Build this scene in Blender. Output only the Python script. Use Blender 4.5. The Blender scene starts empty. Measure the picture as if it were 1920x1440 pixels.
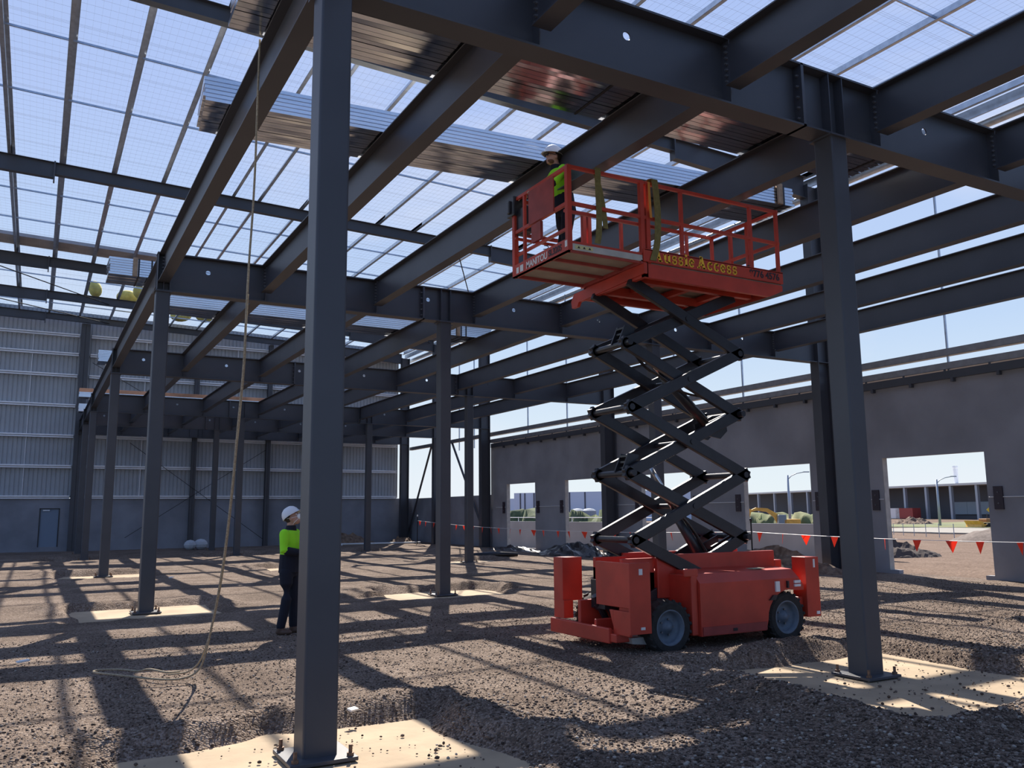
import bpy, bmesh, math, random
import numpy as np
from mathutils import Vector, Matrix, Quaternion
PI = math.pi
random.seed(7); rng = np.random.default_rng(7)
S = bpy.context.scene
COL = S.collection
# ------------------------------------------------------------------ camera
YAW, PIT, ROL, FPX, H = 0.50749651, 0.14965837, -0.00896996, 1601.54, 1.70
cy, sy, cp, sp, cr, sr = math.cos(YAW), math.sin(YAW), math.cos(PIT), math.sin(PIT), math.cos(ROL), math.sin(ROL)
FW = Vector((sy*cp, cy*cp, sp)); R0 = Vector((cy, -sy, 0)); U0 = R0.cross(FW)
RT = R0*cr + U0*sr; UP = U0*cr - R0*sr
cd = bpy.data.cameras.new('camera'); cam = bpy.data.objects.new('camera', cd); COL.objects.link(cam)
cd.sensor_width = 36; cd.lens = FPX/1920*36; cd.clip_start = .05; cd.clip_end = 2000
M3 = Matrix((RT, UP, -FW)).transposed()
cam.matrix_world = Matrix.Translation((0, 0, H)) @ M3.to_4x4()
S.camera = cam
# ------------------------------------------------------------------ sky
SUN_AZ, SUN_EL = math.radians(25.3), math.radians(42.8)
W = bpy.data.worlds.new('sky'); S.world = W; W.use_nodes = True
nt = W.node_tree; nt.nodes.clear()
def N(t, ty, **k):
    n = t.nodes.new(ty)
    for a, b in k.items(): setattr(n, a, b)
    return n
tc = N(nt, 'ShaderNodeTexCoord'); sx = N(nt, 'ShaderNodeSeparateXYZ'); nt.links.new(tc.outputs['Generated'], sx.inputs[0])
rp = N(nt, 'ShaderNodeValToRGB'); nt.links.new(sx.outputs['Z'], rp.inputs[0])
def ramp(rp, st):
    e = rp.color_ramp.elements
    while len(e) > 1: e.remove(e[-1])
    for i, (p, c) in enumerate(st):
        q = e[0] if i == 0 else e.new(p)
        q.position = p; q.color = (*c, 1)
ramp(rp, [(0, (.84, .91, .94)), (.07, (.76, .87, .95)), (.2, (.54, .70, .94)), (.42, (.45, .58, .92)), (1, (.28, .42, .84))])
mp = N(nt, 'ShaderNodeMapping'); mp.inputs['Scale'].default_value = (1.2, 1.2, 3.2); nt.links.new(tc.outputs['Generated'], mp.inputs[0])
nz = N(nt, 'ShaderNodeTexNoise'); nz.inputs['Scale'].default_value = 2.2; nz.inputs['Detail'].default_value = 6; nt.links.new(mp.outputs[0], nz.inputs[0])
cr_ = N(nt, 'ShaderNodeValToRGB'); ramp(cr_, [(.50, (0, 0, 0)), (.78, (.7, .7, .7))]); nt.links.new(nz.outputs[0], cr_.inputs[0])
mx = N(nt, 'ShaderNodeMixRGB'); mx.inputs[2].default_value = (.86, .88, .97, 1)
nt.links.new(cr_.outputs[0], mx.inputs[0]); nt.links.new(rp.outputs[0], mx.inputs[1])
rp2 = N(nt, 'ShaderNodeValToRGB'); nt.links.new(sx.outputs['Z'], rp2.inputs[0])
ramp(rp2, [(0, (.50, .64, .82)), (.08, (.36, .53, .84)), (.3, (.22, .37, .70)), (.6, (.18, .30, .63)), (1, (.16, .26, .60))])
dt = N(nt, 'ShaderNodeVectorMath', operation='DOT_PRODUCT'); dt.inputs[1].default_value = (math.sin(SUN_AZ), math.cos(SUN_AZ), .25); nt.links.new(tc.outputs['Generated'], dt.inputs[0])
mr = N(nt, 'ShaderNodeMapRange'); mr.inputs[1].default_value = -.25; mr.inputs[2].default_value = .45; nt.links.new(dt.outputs['Value'], mr.inputs[0])
mx2 = N(nt, 'ShaderNodeMixRGB'); nt.links.new(mr.outputs[0], mx2.inputs[0]); nt.links.new(rp2.outputs[0], mx2.inputs[1]); nt.links.new(mx.outputs[0], mx2.inputs[2]); mx = mx2
bg = N(nt, 'ShaderNodeBackground'); bg.inputs[1].default_value = 1.0; nt.links.new(mx.outputs[0], bg.inputs[0])
ow = N(nt, 'ShaderNodeOutputWorld'); nt.links.new(bg.outputs[0], ow.inputs[0])
# ------------------------------------------------------------------ sun
sd = bpy.data.lights.new('sun', 'SUN'); sd.energy = 9.5; sd.angle = math.radians(.42); sd.color = (1, .93, .84)
so = bpy.data.objects.new('sun', sd); COL.objects.link(so)
sdir = Vector((math.sin(SUN_AZ)*math.cos(SUN_EL), math.cos(SUN_AZ)*math.cos(SUN_EL), math.sin(SUN_EL)))
so.rotation_euler = sdir.to_track_quat('Z', 'Y').to_euler(); so.location = sdir*60
S.view_settings.view_transform = 'Standard'; S.view_settings.look = 'None'
S.view_settings.gamma = 1; S.view_settings.use_curve_mapping = False; S.view_settings.exposure = 0.0

# ------------------------------------------------------------------ helpers
def proj(X, Y, Z):
    d = Vector((X, Y, Z-H)); k = FW.dot(d)
    return (960+FPX*RT.dot(d)/k, 720-FPX*UP.dot(d)/k)
def at_depth(px, dist, z):   # ground point on the bearing of a pixel column
    d = FW*FPX + RT*(px-960); d = Vector((d.x, d.y)); d.normalize()
    return Vector((d.x*dist, d.y*dist, z))
MATS = {}
def mat(name, col, rough=.6, metal=0, var=0, scale=4, bump=0, bscale=40, spec=.5, col2=None, detail=4, emis=None, stretch=None):
    if name in MATS: return MATS[name]
    m = bpy.data.materials.new(name); m.use_nodes = True; t = m.node_tree
    b = t.nodes['Principled BSDF']
    b.inputs['Base Color'].default_value = (*col, 1); b.inputs['Roughness'].default_value = rough
    b.inputs['Metallic'].default_value = metal; b.inputs['Specular IOR Level'].default_value = spec
    if var or col2 or bump:
        c = N(t, 'ShaderNodeTexCoord'); mp = N(t, 'ShaderNodeMapping'); t.links.new(c.outputs['Object'], mp.inputs[0])
        if stretch: mp.inputs['Scale'].default_value = stretch
    if var or col2:
        n = N(t, 'ShaderNodeTexNoise'); n.inputs['Scale'].default_value = scale; n.inputs['Detail'].default_value = detail
        t.links.new(mp.outputs[0], n.inputs[0])
        r = N(t, 'ShaderNodeValToRGB')
        c2 = col2 or tuple(min(1, x*(1+var)) for x in col); c1 = col if col2 else tuple(x*(1-var) for x in col)
        ramp(r, [(.35, c1), (.65, c2)]); t.links.new(n.outputs[0], r.inputs[0]); t.links.new(r.outputs[0], b.inputs['Base Color'])
    if bump:
        n2 = N(t, 'ShaderNodeTexNoise'); n2.inputs['Scale'].default_value = bscale; n2.inputs['Detail'].default_value = 5
        t.links.new(mp.outputs[0], n2.inputs[0])
        bp = N(t, 'ShaderNodeBump'); bp.inputs['Strength'].default_value = bump; bp.inputs['Distance'].default_value = .02
        t.links.new(n2.outputs[0], bp.inputs['Height']); t.links.new(bp.outputs[0], b.inputs['Normal'])
    MATS[name] = m; return m
steel = mat('painted_steel', (.060, .062, .071), .42, var=.08, scale=1.3, bump=.02, bscale=8)
steel2 = mat('painted_steel_plate', (.062, .064, .074), .45, var=.1, scale=3)
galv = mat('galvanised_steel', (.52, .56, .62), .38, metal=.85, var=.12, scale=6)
galvd = mat('shaded_girt_zinc', (.30, .29, .29), .45, metal=.5, var=.1, scale=6)  # darker copy of the zinc, the girts' shade put into its colour
outerc = mat('outer_wall_concrete', (.40, .41, .44), .85, var=.1, scale=.5)  # paler concrete copy, sky light on the outer wall put into its colour
galvw = mat('bright_galvanised', (.88, .88, .90), .4, metal=.1, var=.05, scale=6)
boltm = mat('bolt_steel', (.20, .20, .21), .5, metal=.6)
rust = mat('rusty_bolt', (.22, .13, .08), .7, metal=.3, var=.3, scale=40)
decks = mat('zinc_decking', (.72, .75, .80), .16, metal=1, var=.06, scale=2, bump=.03, bscale=2, stretch=(.2, 2, 2))
conc = mat('precast_concrete', (.275, .275, .29), .85, var=.14, scale=.7, bump=.08, bscale=14, detail=8)
concw = mat('lower_panel_concrete', (.25, .255, .28), .85, var=.16, scale=.8, bump=.06, bscale=14, detail=8)
concl = mat('pale_jamb_concrete', (.42, .40, .36), .9, var=.12, scale=5)
clad = mat('corrugated_cladding', (.36, .375, .39), .55, var=.06, scale=1)
padm = mat('blinding_concrete', (.42, .315, .20), .9, var=.14, scale=1.6, bump=.25, bscale=10, detail=9)
red = mat('lift_red', (.50, .052, .028), .42, var=.12, scale=3, bump=.02)
redd = mat('worn_dark_red', (.33, .05, .04), .5, var=.15, scale=6)
blk = mat('arm_black', (.022, .022, .026), .33, var=.2, scale=5)
rub = mat('tyre_rubber', (.028, .026, .024), .85, var=.25, scale=14, bump=.3, bscale=20)
rim = mat('rim_grey', (.13, .165, .205), .5, var=.15, scale=10)
wht = mat('white_paint', (.78, .78, .76), .5)
alum = mat('platform_aluminium', (.50, .49, .45), .5, metal=.2, var=.1, scale=5)
ply = mat('platform_board', (.33, .30, .25), .75, var=.12, scale=3)
yelw = mat('letter_yellow', (.98, .58, .04), .5)
blkp = mat('letter_black', (.03, .02, .03), .5)
websl = mat('webbing_sling', (.20, .17, .06), .9, var=.15, scale=20)
webo = mat('webbing_orange', (.70, .27, .05), .8)
ropem = mat('manila_rope', (.36, .29, .19), .95, var=.25, scale=60)
timber = mat('timber_batten', (.36, .25, .16), .8, var=.2, scale=10)
strapm = mat('steel_strap', (.03, .03, .035), .5)
copper = mat('orange_primer_sheet', (.62, .30, .17), .35, metal=.7, var=.3, scale=1.2)
hiv = mat('hi_vis_fabric', (.34, .86, .02), .85, bump=.15, bscale=14)
navy = mat('navy_fabric', (.010, .012, .022), .9, bump=.2, bscale=12)
skin = mat('skin', (.52, .29, .20), .6)
hair = mat('dark_hair', (.05, .03, .02), .8)
boot = mat('boot_leather', (.10, .055, .035), .7)
helm = mat('white_helmet', (.80, .80, .80), .3)
glas = mat('dark_lens', (.01, .01, .012), .1)
maskm = mat('respirator_white', (.85, .85, .84), .8)
flagm = mat('bunting_orange', (1, .12, .06), .6)
_t = flagm.node_tree; _tr = N(_t, 'ShaderNodeBsdfTranslucent'); _tr.inputs[0].default_value = (1, .20, .11, 1); _mx = N(_t, 'ShaderNodeMixShader'); _mx.inputs[0].default_value = .55
_t.links.new(_t.nodes['Principled BSDF'].outputs[0], _mx.inputs[1]); _t.links.new(_tr.outputs[0], _mx.inputs[2]); _t.links.new(_mx.outputs[0], _t.nodes['Material Output'].inputs[0])
yins = mat('yellow_insulation', (.62, .53, .14), .9, var=.2, scale=3, bump=.4, bscale=3)
blkpl = mat('black_plastic', (.015, .015, .018), .35, bump=.6, bscale=5)
pvc = mat('white_pipe', (.75, .75, .73), .4)
exca = mat('excavator_yellow', (.75, .40, .06), .5, var=.15, scale=2)
brownm = mat('dozer_brown', (.36, .17, .05), .6, var=.2, scale=2)
grass = mat('grass', (.16, .20, .06), .95, col2=(.32, .32, .12), scale=1.2)
grassf = mat('verge_grass', (.10, .13, .04), .95, col2=(.20, .19, .08), scale=.3)
hedge = mat('hedge_leaves', (.05, .075, .035), .95, col2=(.11, .13, .06), scale=1.5, bump=.8, bscale=3)
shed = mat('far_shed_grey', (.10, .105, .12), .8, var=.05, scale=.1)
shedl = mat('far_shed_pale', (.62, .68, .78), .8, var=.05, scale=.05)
roofc = mat('far_roof_cream', (.62, .62, .58), .6)
polem = mat('pole_grey', (.36, .40, .45), .5, metal=.3)
road = mat('pale_road', (.27, .245, .205), .9, var=.06, scale=.3)

class MB:
    def __init__(s): s.v = []; s.f = []
    def add(s, vs, fs):
        n = len(s.v); s.v += [tuple(v) for v in vs]; s.f += [tuple(n+i for i in f) for f in fs]; return s
    def box(s, x0, x1, y0, y1, z0, z1):
        vs = [(x, y, z) for z in (z0, z1) for x, y in ((x0, y0), (x1, y0), (x1, y1), (x0, y1))]
        return s.add(vs, [(3, 2, 1, 0), (4, 5, 6, 7), (0, 1, 5, 4), (1, 2, 6, 5), (2, 3, 7, 6), (3, 0, 4, 7)])
    def bar(s, a, b, w, h, up=(0, 0, 1)):     # oriented box: w sideways, h along up
        a = Vector(a); b = Vector(b); d = (b-a).normalized(); u = Vector(up)
        sd = d.cross(u)
        if sd.length < 1e-4: sd = d.cross(Vector((0, 1, 0)))
        sd.normalize(); u = sd.cross(d).normalized()
        vs = [p+sd*i*w/2+u*j*h/2 for p in (a, b) for i, j in ((-1, -1), (1, -1), (1, 1), (-1, 1))]
        return s.add(vs, [(0, 1, 2, 3), (7, 6, 5, 4), (1, 0, 4, 5), (2, 1, 5, 6), (3, 2, 6, 7), (0, 3, 7, 4)])
    def tube(s, pts, r, n=8, cap=True):
        pts = [Vector(p) for p in pts]; rs = r if isinstance(r, (list, tuple)) else [r]*len(pts)
        base = len(s.v); pu = None
        for i, p in enumerate(pts):
            d = (pts[min(i+1, len(pts)-1)]-pts[max(i-1, 0)]).normalized()
            if pu is None:
                pu = d.orthogonal().normalized()
            u = (pu-d*pu.dot(d)); u = u.normalized() if u.length > 1e-6 else d.orthogonal().normalized(); pu = u; w = d.cross(u)
            for k in range(n):
                a = 2*PI*k/n; s.v.append(tuple(p+u*math.cos(a)*rs[i]+w*math.sin(a)*rs[i]))
        for i in range(len(pts)-1):
            for k in range(n):
                a = base+i*n+k; b = base+i*n+(k+1) % n; s.f.append((a, b, b+n, a+n))
        if cap:
            s.f.append(tuple(base+k for k in range(n))[::-1]); s.f.append(tuple(base+(len(pts)-1)*n+k for k in range(n)))
        return s
    def prism(s, poly, axis, a, b):           # 2D polygon extruded along an axis
        def P(u, v, w): return {'x': (w, u, v), 'y': (u, w, v), 'z': (u, v, w)}[axis]
        n = len(poly); vs = [P(u, v, a) for u, v in poly]+[P(u, v, b) for u, v in poly]
        fs = [tuple(range(n))[::-1], tuple(range(n, 2*n))]+[(i, (i+1) % n, n+(i+1) % n, n+i) for i in range(n)]
        return s.add(vs, fs)
    def lathe(s, prof, c, axis='z', n=24):    # prof: list of (r, h)
        base = len(s.v); c = Vector(c)
        for r, h in prof:
            for k in range(n):
                a = 2*PI*k/n; x, y = r*math.cos(a), r*math.sin(a)
                s.v.append(tuple(c+Vector({'z': (x, y, h), 'y': (x, h, y), 'x': (h, x, y)}[axis])))
        for i in range(len(prof)-1):
            for k in range(n):
                a = base+i*n+k; b = base+i*n+(k+1) % n; s.f.append((a, b, b+n, a+n))
        s.f.append(tuple(base+k for k in range(n))); s.f.append(tuple(base+(len(prof)-1)*n+k for k in range(n)))
        return s
    def ell(s, c, r, n=12, m=8, rot=None):
        prof = []; base = len(s.v); c = Vector(c)
        for i in range(m+1):
            t = PI*i/m
            for k in range(n):
                a = 2*PI*k/n; v = Vector((r[0]*math.sin(t)*math.cos(a), r[1]*math.sin(t)*math.sin(a), r[2]*math.cos(t)))
                if rot: v = rot @ v
                s.v.append(tuple(c+v))
        for i in range(m):
            for k in range(n):
                a = base+i*n+k; b = base+i*n+(k+1) % n; s.f.append((a, b, b+n, a+n))
        return s
    def loft(s, rings, n=14):                 # rings: (center, rx, ry, quaternion or None)
        base = len(s.v)
        for c, rx, ry, q in rings:
            for k in range(n):
                a = 2*PI*k/n; v = Vector((rx*math.cos(a), ry*math.sin(a), 0))
                if q: v = q @ v
                s.v.append(tuple(Vector(c)+v))
        for i in range(len(rings)-1):
            for k in range(n):
                a = base+i*n+k; b = base+i*n+(k+1) % n; s.f.append((a, b, b+n, a+n))
        s.f.append(tuple(base+k for k in range(n))[::-1]); s.f.append(tuple(base+(len(rings)-1)*n+k for k in range(n)))
        return s
    def mesh(s, name):
        me = bpy.data.meshes.new(name); me.from_pydata(s.v, [], s.f)
        bm = bmesh.new(); bm.from_mesh(me); bmesh.ops.recalc_face_normals(bm, faces=bm.faces); bm.to_mesh(me); bm.free()
        return me
    def obj(s, name, m, parent=None, smooth=False, bevel=0, loc=None):
        me = s.mesh(name); o = bpy.data.objects.new(name, me); COL.objects.link(o); me.materials.append(m)
        if smooth:
            for p in me.polygons: p.use_smooth = True
        if parent: o.parent = parent
        if loc: o.location = loc
        if bevel:
            md = o.modifiers.new('b', 'BEVEL'); md.width = bevel; md.segments = 2; md.limit_method = 'ANGLE'
        return o
def tag(o, label, cat, group=None, kind=None):
    o['label'] = label
    if cat: o['category'] = cat
    if group: o['group'] = group
    if kind: o['kind'] = kind
    return o
def struct(o, label=None):
    o['kind'] = 'structure'
    if label: o['label'] = label
    return o
def thing(name, label, cat, loc=(0, 0, 0), rz=0, group=None):
    o = bpy.data.objects.new(name, None); COL.objects.link(o); o.location = loc; o.rotation_euler = (0, 0, rz); o.empty_display_size = .1
    return tag(o, label, cat, group)
def copy_tree(o, parent=None):
    c = o.copy(); COL.objects.link(c); c.parent = parent
    for ch in list(o.children): copy_tree(ch, c)
    return c
def meshobj(name, me, parent, loc=(0, 0, 0), rot=(0, 0, 0)):
    o = bpy.data.objects.new(name, me); COL.objects.link(o); o.parent = parent; o.location = loc; o.rotation_euler = rot; return o
ORD = ['first', 'second', 'third', 'fourth', 'fifth', 'sixth', 'seventh', 'eighth', 'ninth', 'tenth', 'eleventh', 'twelfth', 'thirteenth', 'fourteenth', 'fifteenth', 'sixteenth', 'seventeenth', 'eighteenth', 'nineteenth']

# grid of the building
CX = [1.86, 7.65, 13.45]; RY = [-4.29, 6.27, 16.83, 27.39, 37.95, 43.75, 48.60]
ZB, ZT = 5.86, 6.60; JX = [3.74, 6.05, 8.37, 10.67, 12.98, 15.29, 17.6]

# ------------------------------------------------------------------ ground
def vnoise(x, y, s, seed):
    x = np.asarray(x)*s; y = np.asarray(y)*s; xi = np.floor(x).astype(np.int64); yi = np.floor(y).astype(np.int64)
    fx = x-xi; fy = y-yi; fx = fx*fx*(3-2*fx); fy = fy*fy*(3-2*fy)
    def h(a, b):
        n = (a*374761393+b*668265263+seed*1442695041) & 0xffffffff
        n = ((n ^ (n >> 13))*1274126177) & 0xffffffff
        return ((n ^ (n >> 16)) & 0xffff)/65535.
    return (h(xi, yi)*(1-fx)+h(xi+1, yi)*fx)*(1-fy)+(h(xi, yi+1)*(1-fx)+h(xi+1, yi+1)*fx)*fy
PADS = [(x, y-.05, 1.05+(.1 if x > 5 else 0), .88) for x in CX for y in RY[1:5]]
PADS[0] = (1.75, 6.05, 1.15, .85); PADS[4] = (7.60, 5.95, 1.22, 1.12)
def gh(x, y):
    z = .005+.04*vnoise(x, y, .35, 1)+.022*vnoise(x, y, 1.3, 2)+.010*vnoise(x, y, 5, 3)+.007*vnoise(x, y, 14, 4)
    for px, py, a, b in PADS:
        w = .30*vnoise(x, y, 1.1, 9)+.12*vnoise(x, y, 3.5, 5)-.17
        d = np.maximum(np.abs(x-px)-a, np.abs(y-py)-b)-w
        bank = np.exp(-((d-.38)/.28)**2)*(.01+.11*vnoise(x, y, .9, 11)+.035*vnoise(x, y, 7, 12))*np.where((y > py) | (py < 8), 1, .15)
        t = np.clip((d+.04)/.34, 0, 1); t = t*t*(3-2*t)
        z = (z+bank)*t+(-.05)*(1-t)
    for mx_, my_, r, hh in ((3.3, 6.5, .35, .10), (3.55, 5.7, .35, .12), (2.9, 7.4, .3, .05), (8.3, 7.7, .5, .04), (7.6, 7.45, .5, .04), (6.2, 5.5, .4, .05), (9.3, 4.9, .5, .07), (5.2, 6.0, .3, .03)):
        q = ((x-mx_)**2+(y-my_)**2)/r**2; z = z+hh*np.exp(-q)*(.7+.6*vnoise(x, y, 4, 21))
    z = z-.22*np.clip((y-47.5)/1.2, 0, 1)*(x < 18)
    return z
def axis(segs):
    out = []
    for a, b, st in segs: out += list(np.arange(a, b-1e-6, st))
    out.append(segs[-1][1]); return np.array(out)
def grid_obj(name, xs, ys, zf, m):
    X, Y = np.meshgrid(xs, ys); Z = zf(X, Y); nx, ny = len(xs), len(ys)
    me = bpy.data.meshes.new(name); me.vertices.add(nx*ny); me.vertices.foreach_set('co', np.stack([X, Y, Z], -1).astype(np.float32).ravel())
    i = np.arange((ny-1)*(nx-1)); r, c = i//(nx-1), i % (nx-1); a = r*nx+c
    q = np.stack([a, a+1, a+nx+1, a+nx], -1).astype(np.int32)
    me.loops.add(q.size); me.loops.foreach_set('vertex_index', q.ravel()); me.polygons.add(len(i)); me.polygons.foreach_set('loop_start', (np.arange(len(i))*4).astype(np.int32))
    me.polygons.foreach_set('use_smooth', np.ones(len(i), bool)); me.update(calc_edges=True); me.validate()
    o = bpy.data.objects.new(name, me); COL.objects.link(o); me.materials.append(m); return o
def gravel_mat(name, dark, mid, lite, vs=55):
    m = bpy.data.materials.new(name); m.use_nodes = True; t = m.node_tree; b = t.nodes['Principled BSDF']; b.inputs['Roughness'].default_value = .95; b.inputs['Specular IOR Level'].default_value = .15
    c = N(t, 'ShaderNodeTexCoord')
    v = N(t, 'ShaderNodeTexVoronoi'); v.inputs['Scale'].default_value = vs; t.links.new(c.outputs['Object'], v.inputs[0])
    n = N(t, 'ShaderNodeTexNoise'); n.inputs['Scale'].default_value = .8; n.inputs['Detail'].default_value = 9; n.inputs['Roughness'].default_value = .65; t.links.new(c.outputs['Object'], n.inputs[0])
    s2 = N(t, 'ShaderNodeSeparateXYZ'); t.links.new(v.outputs['Color'], s2.inputs[0])
    a = N(t, 'ShaderNodeMath', operation='MULTIPLY_ADD'); a.inputs[1].default_value = .5; t.links.new(s2.outputs[0], a.inputs[0]); t.links.new(n.outputs[0], a.inputs[2])
    r = N(t, 'ShaderNodeValToRGB'); ramp(r, [(.35, dark), (.75, mid), (1.0, lite)]); t.links.new(a.outputs[0], r.inputs[0]); t.links.new(r.outputs[0], b.inputs['Base Color'])
    bp = N(t, 'ShaderNodeBump'); bp.inputs['Strength'].default_value = 1; bp.inputs['Distance'].default_value = .022; bp.invert = True
    t.links.new(v.outputs['Distance'], bp.inputs['Height'])
    n2 = N(t, 'ShaderNodeTexNoise'); n2.inputs['Scale'].default_value = 18; n2.inputs['Detail'].default_value = 6; t.links.new(c.outputs['Object'], n2.inputs[0])
    b2 = N(t, 'ShaderNodeBump'); b2.inputs['Strength'].default_value = .7; b2.inputs['Distance'].default_value = .05
    t.links.new(n2.outputs[0], b2.inputs['Height']); t.links.new(bp.outputs[0], b2.inputs['Normal']); t.links.new(b2.outputs[0], b.inputs['Normal'])
    return m
gmat = gravel_mat('crushed_rock', (.085, .060, .046), (.20, .145, .108), (.34, .265, .21))
dmat = gravel_mat('outside_dirt', (.12, .078, .054), (.17, .115, .082), (.22, .155, .115), 14)
fl = grid_obj('floor', axis([(-26, -3, .5), (-3, 11, .045), (11, 20.1, .12)]), axis([(-12, 2, .4), (2, 20, .05), (20, 50.2, .15)]), gh, gmat)
struct(fl, 'brown crushed rock ground of the building site')
def oz(x, y):
    d = np.hypot(x-10, y-10)
    return -.9*np.clip((d-16)/70, 0, 1)+.05*vnoise(x, y, .5, 31)+.10*vnoise(x, y, .12, 32)-.06
og = grid_obj('outside_ground', axis([(20.1, 60, .4), (60, 420, 6)]), axis([(-60, 60, .6), (60, 420, 6)]), oz, dmat)
struct(og, 'bare brown dirt yard outside the building')
# loose stones over the near ground
def pebbles(n):
    ico = [(0, 0, 1), (.894, 0, .447), (.276, .851, .447), (-.724, .526, .447), (-.724, -.526, .447), (.276, -.851, .447), (.724, .526, -.447), (-.276, .851, -.447), (-.894, 0, -.447), (-.276, -.851, -.447), (.724, -.526, -.447), (0, 0, -1)]
    fc = [(0, 1, 2), (0, 2, 3), (0, 3, 4), (0, 4, 5), (0, 5, 1), (1, 6, 2), (2, 7, 3), (3, 8, 4), (4, 9, 5), (5, 10, 1), (2, 6, 7), (3, 7, 8), (4, 8, 9), (5, 9, 10), (1, 10, 6), (6, 11, 7), (7, 11, 8), (8, 11, 9), (9, 11, 10), (10, 11, 6)]
    y = 3.2+10.5*rng.random(n)**1.8; u = rng.random(n)
    lo = y*-.28-.3; hi = y*1.55+1.0; x = lo+(hi-lo)*u; x = np.clip(x, -4, 19)
    inpad = np.zeros(n, bool)
    for px, py, a, b in PADS: inpad |= (np.abs(x-px) < a) & (np.abs(y-py) < b)
    keep = ~inpad | (rng.random(n) < .06); x, y = x[keep], y[keep]; n = len(x)
    r = (.0045+.009*rng.random(n)**2.4)*(1+.3*(y < 7)); z = gh(x, y)
    for px, py, a, b in PADS: z = np.where((np.abs(x-px) < a) & (np.abs(y-py) < b), np.maximum(z, .0), z)
    ic = np.array(ico); V = ic[None]*(1+.35*(rng.random((n, 12, 1))-.5))*r[:, None, None]*(np.array([1, 1, .7])*(1+.6*(rng.random((n, 1, 3))-.5)))
    a = rng.random(n)*2*PI; c, s = np.cos(a)[:, None], np.sin(a)[:, None]
    X = V[..., 0]*c-V[..., 1]*s+x[:, None]; Y = V[..., 0]*s+V[..., 1]*c+y[:, None]; Z = V[..., 2]+z[:, None]+r[:, None]*.35
    co = np.stack([X, Y, Z], -1).reshape(-1, 3).astype(np.float32)
    f = (np.array(fc)[None]+(np.arange(n)*12)[:, None, None]).reshape(-1, 3).astype(np.int32)
    me = bpy.data.meshes.new('loose_stones'); me.vertices.add(len(co)); me.vertices.foreach_set('co', co.ravel())
    me.loops.add(f.size); me.loops.foreach_set('vertex_index', f.ravel()); me.polygons.add(len(f)); me.polygons.foreach_set('loop_start', (np.arange(len(f))*3).astype(np.int32))
    me.update(calc_edges=True)
    m = bpy.data.materials.new('stone'); m.use_nodes = True; t = m.node_tree; b = t.nodes['Principled BSDF']; b.inputs['Roughness'].default_value = .85; b.inputs['Specular IOR Level'].default_value = .25
    g = N(t, 'ShaderNodeNewGeometry'); rr = N(t, 'ShaderNodeValToRGB'); ramp(rr, [(0, (.05, .036, .027)), (.5, (.14, .10, .076)), (.85, (.24, .19, .15)), (1, (.42, .37, .31))])
    t.links.new(g.outputs['Random Per Island'], rr.inputs[0]); t.links.new(rr.outputs[0], b.inputs['Base Color'])
    me.materials.append(m); o = bpy.data.objects.new('loose_stones', me); COL.objects.link(o)
    tag(o, 'loose brown and grey crushed stones lying over the ground', 'stones', kind='stuff')
pebbles(95000)
WH = {1.86: 'left', 7.65: 'middle', 13.45: 'right'}
DEP = {6.27: 'nearest cross row', 16.83: 'second cross row', 27.39: 'third cross row', 37.95: 'fourth cross row', 43.75: 'fifth cross row', 48.6: 'row against the end wall'}
for i, (x, y, a, b) in enumerate(PADS):
    cxn = CX[i//4]; ryn = RY[1+i % 4]
    if y > 30: continue
    m = MB(); n = 28; pts = []
    for k in range(n):
        t = 2*PI*k/n; c, s = math.cos(t), math.sin(t); q = 1/max(abs(c), abs(s))
        pts.append((x+(a+.35)*c*q**.85*(1+.03*random.random()), y+(b+.35)*s*q**.85*(1+.03*random.random())))
    m.prism(pts, 'z', -.25, -.012)
    tag(m.obj('concrete_footing', padm, bevel=.01), 'sandy concrete footing under the %s column of the %s' % (WH[cxn], DEP[ryn]), 'footing', 'column footings')

# ------------------------------------------------------------------ mezzanine steel
hexm = MB().lathe([(.018, 0), (.018, .016), (.010, .017), (.010, .034)], (0, 0, 0), 'z', 6).mesh('bolt'); hexm.materials.append(boltm)
anch = MB().lathe([(.026, 0), (.026, .022), (.014, .023), (.014, .075)], (0, 0, 0), 'z', 8).mesh('anchor_bolt'); anch.materials.append(rust)
SH = .125
def shs(h):
    m = MB(); r = .02; pts = []
    for cx_, cy_, a0 in ((SH-r, SH-r, 0), (-SH+r, SH-r, 90), (-SH+r, -SH+r, 180), (SH-r, -SH+r, 270)):
        for k in range(4):
            a = math.radians(a0+30*k); pts.append((cx_+r*math.cos(a), cy_+r*math.sin(a)))
    return m.prism(pts, 'z', .025, h)
def column(x, y, first):
    t = thing('steel_column', 'square dark grey steel column, %s of its row, on the %s' % (WH[x], DEP[y]), 'column', (x, y, 0), 0, 'square columns under the floor frame')
    if first is None:
        shs(ZB-.02).obj('shaft', steel, t)
        MB().box(-.24, .24, -.24, .24, 0, .028).obj('base_plate', steel2, t, bevel=.004)
        MB().box(-.16, .16, -.16, .16, ZB-.02, ZB).obj('cap_plate', steel2, t)
        for i in (-1, 1):
            for j in (-1, 1): meshobj('anchor_bolt', anch, t, (i*.195, j*.195, .028))
    else:
        for ch in first.children:
            c = ch.copy(); COL.objects.link(c); c.parent = t
    return t
c0 = None
for x in CX:
    for y in RY[1:]:
        if y > 45 and x < 10: continue
        c = column(x, y, c0); c0 = c0 or c
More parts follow.
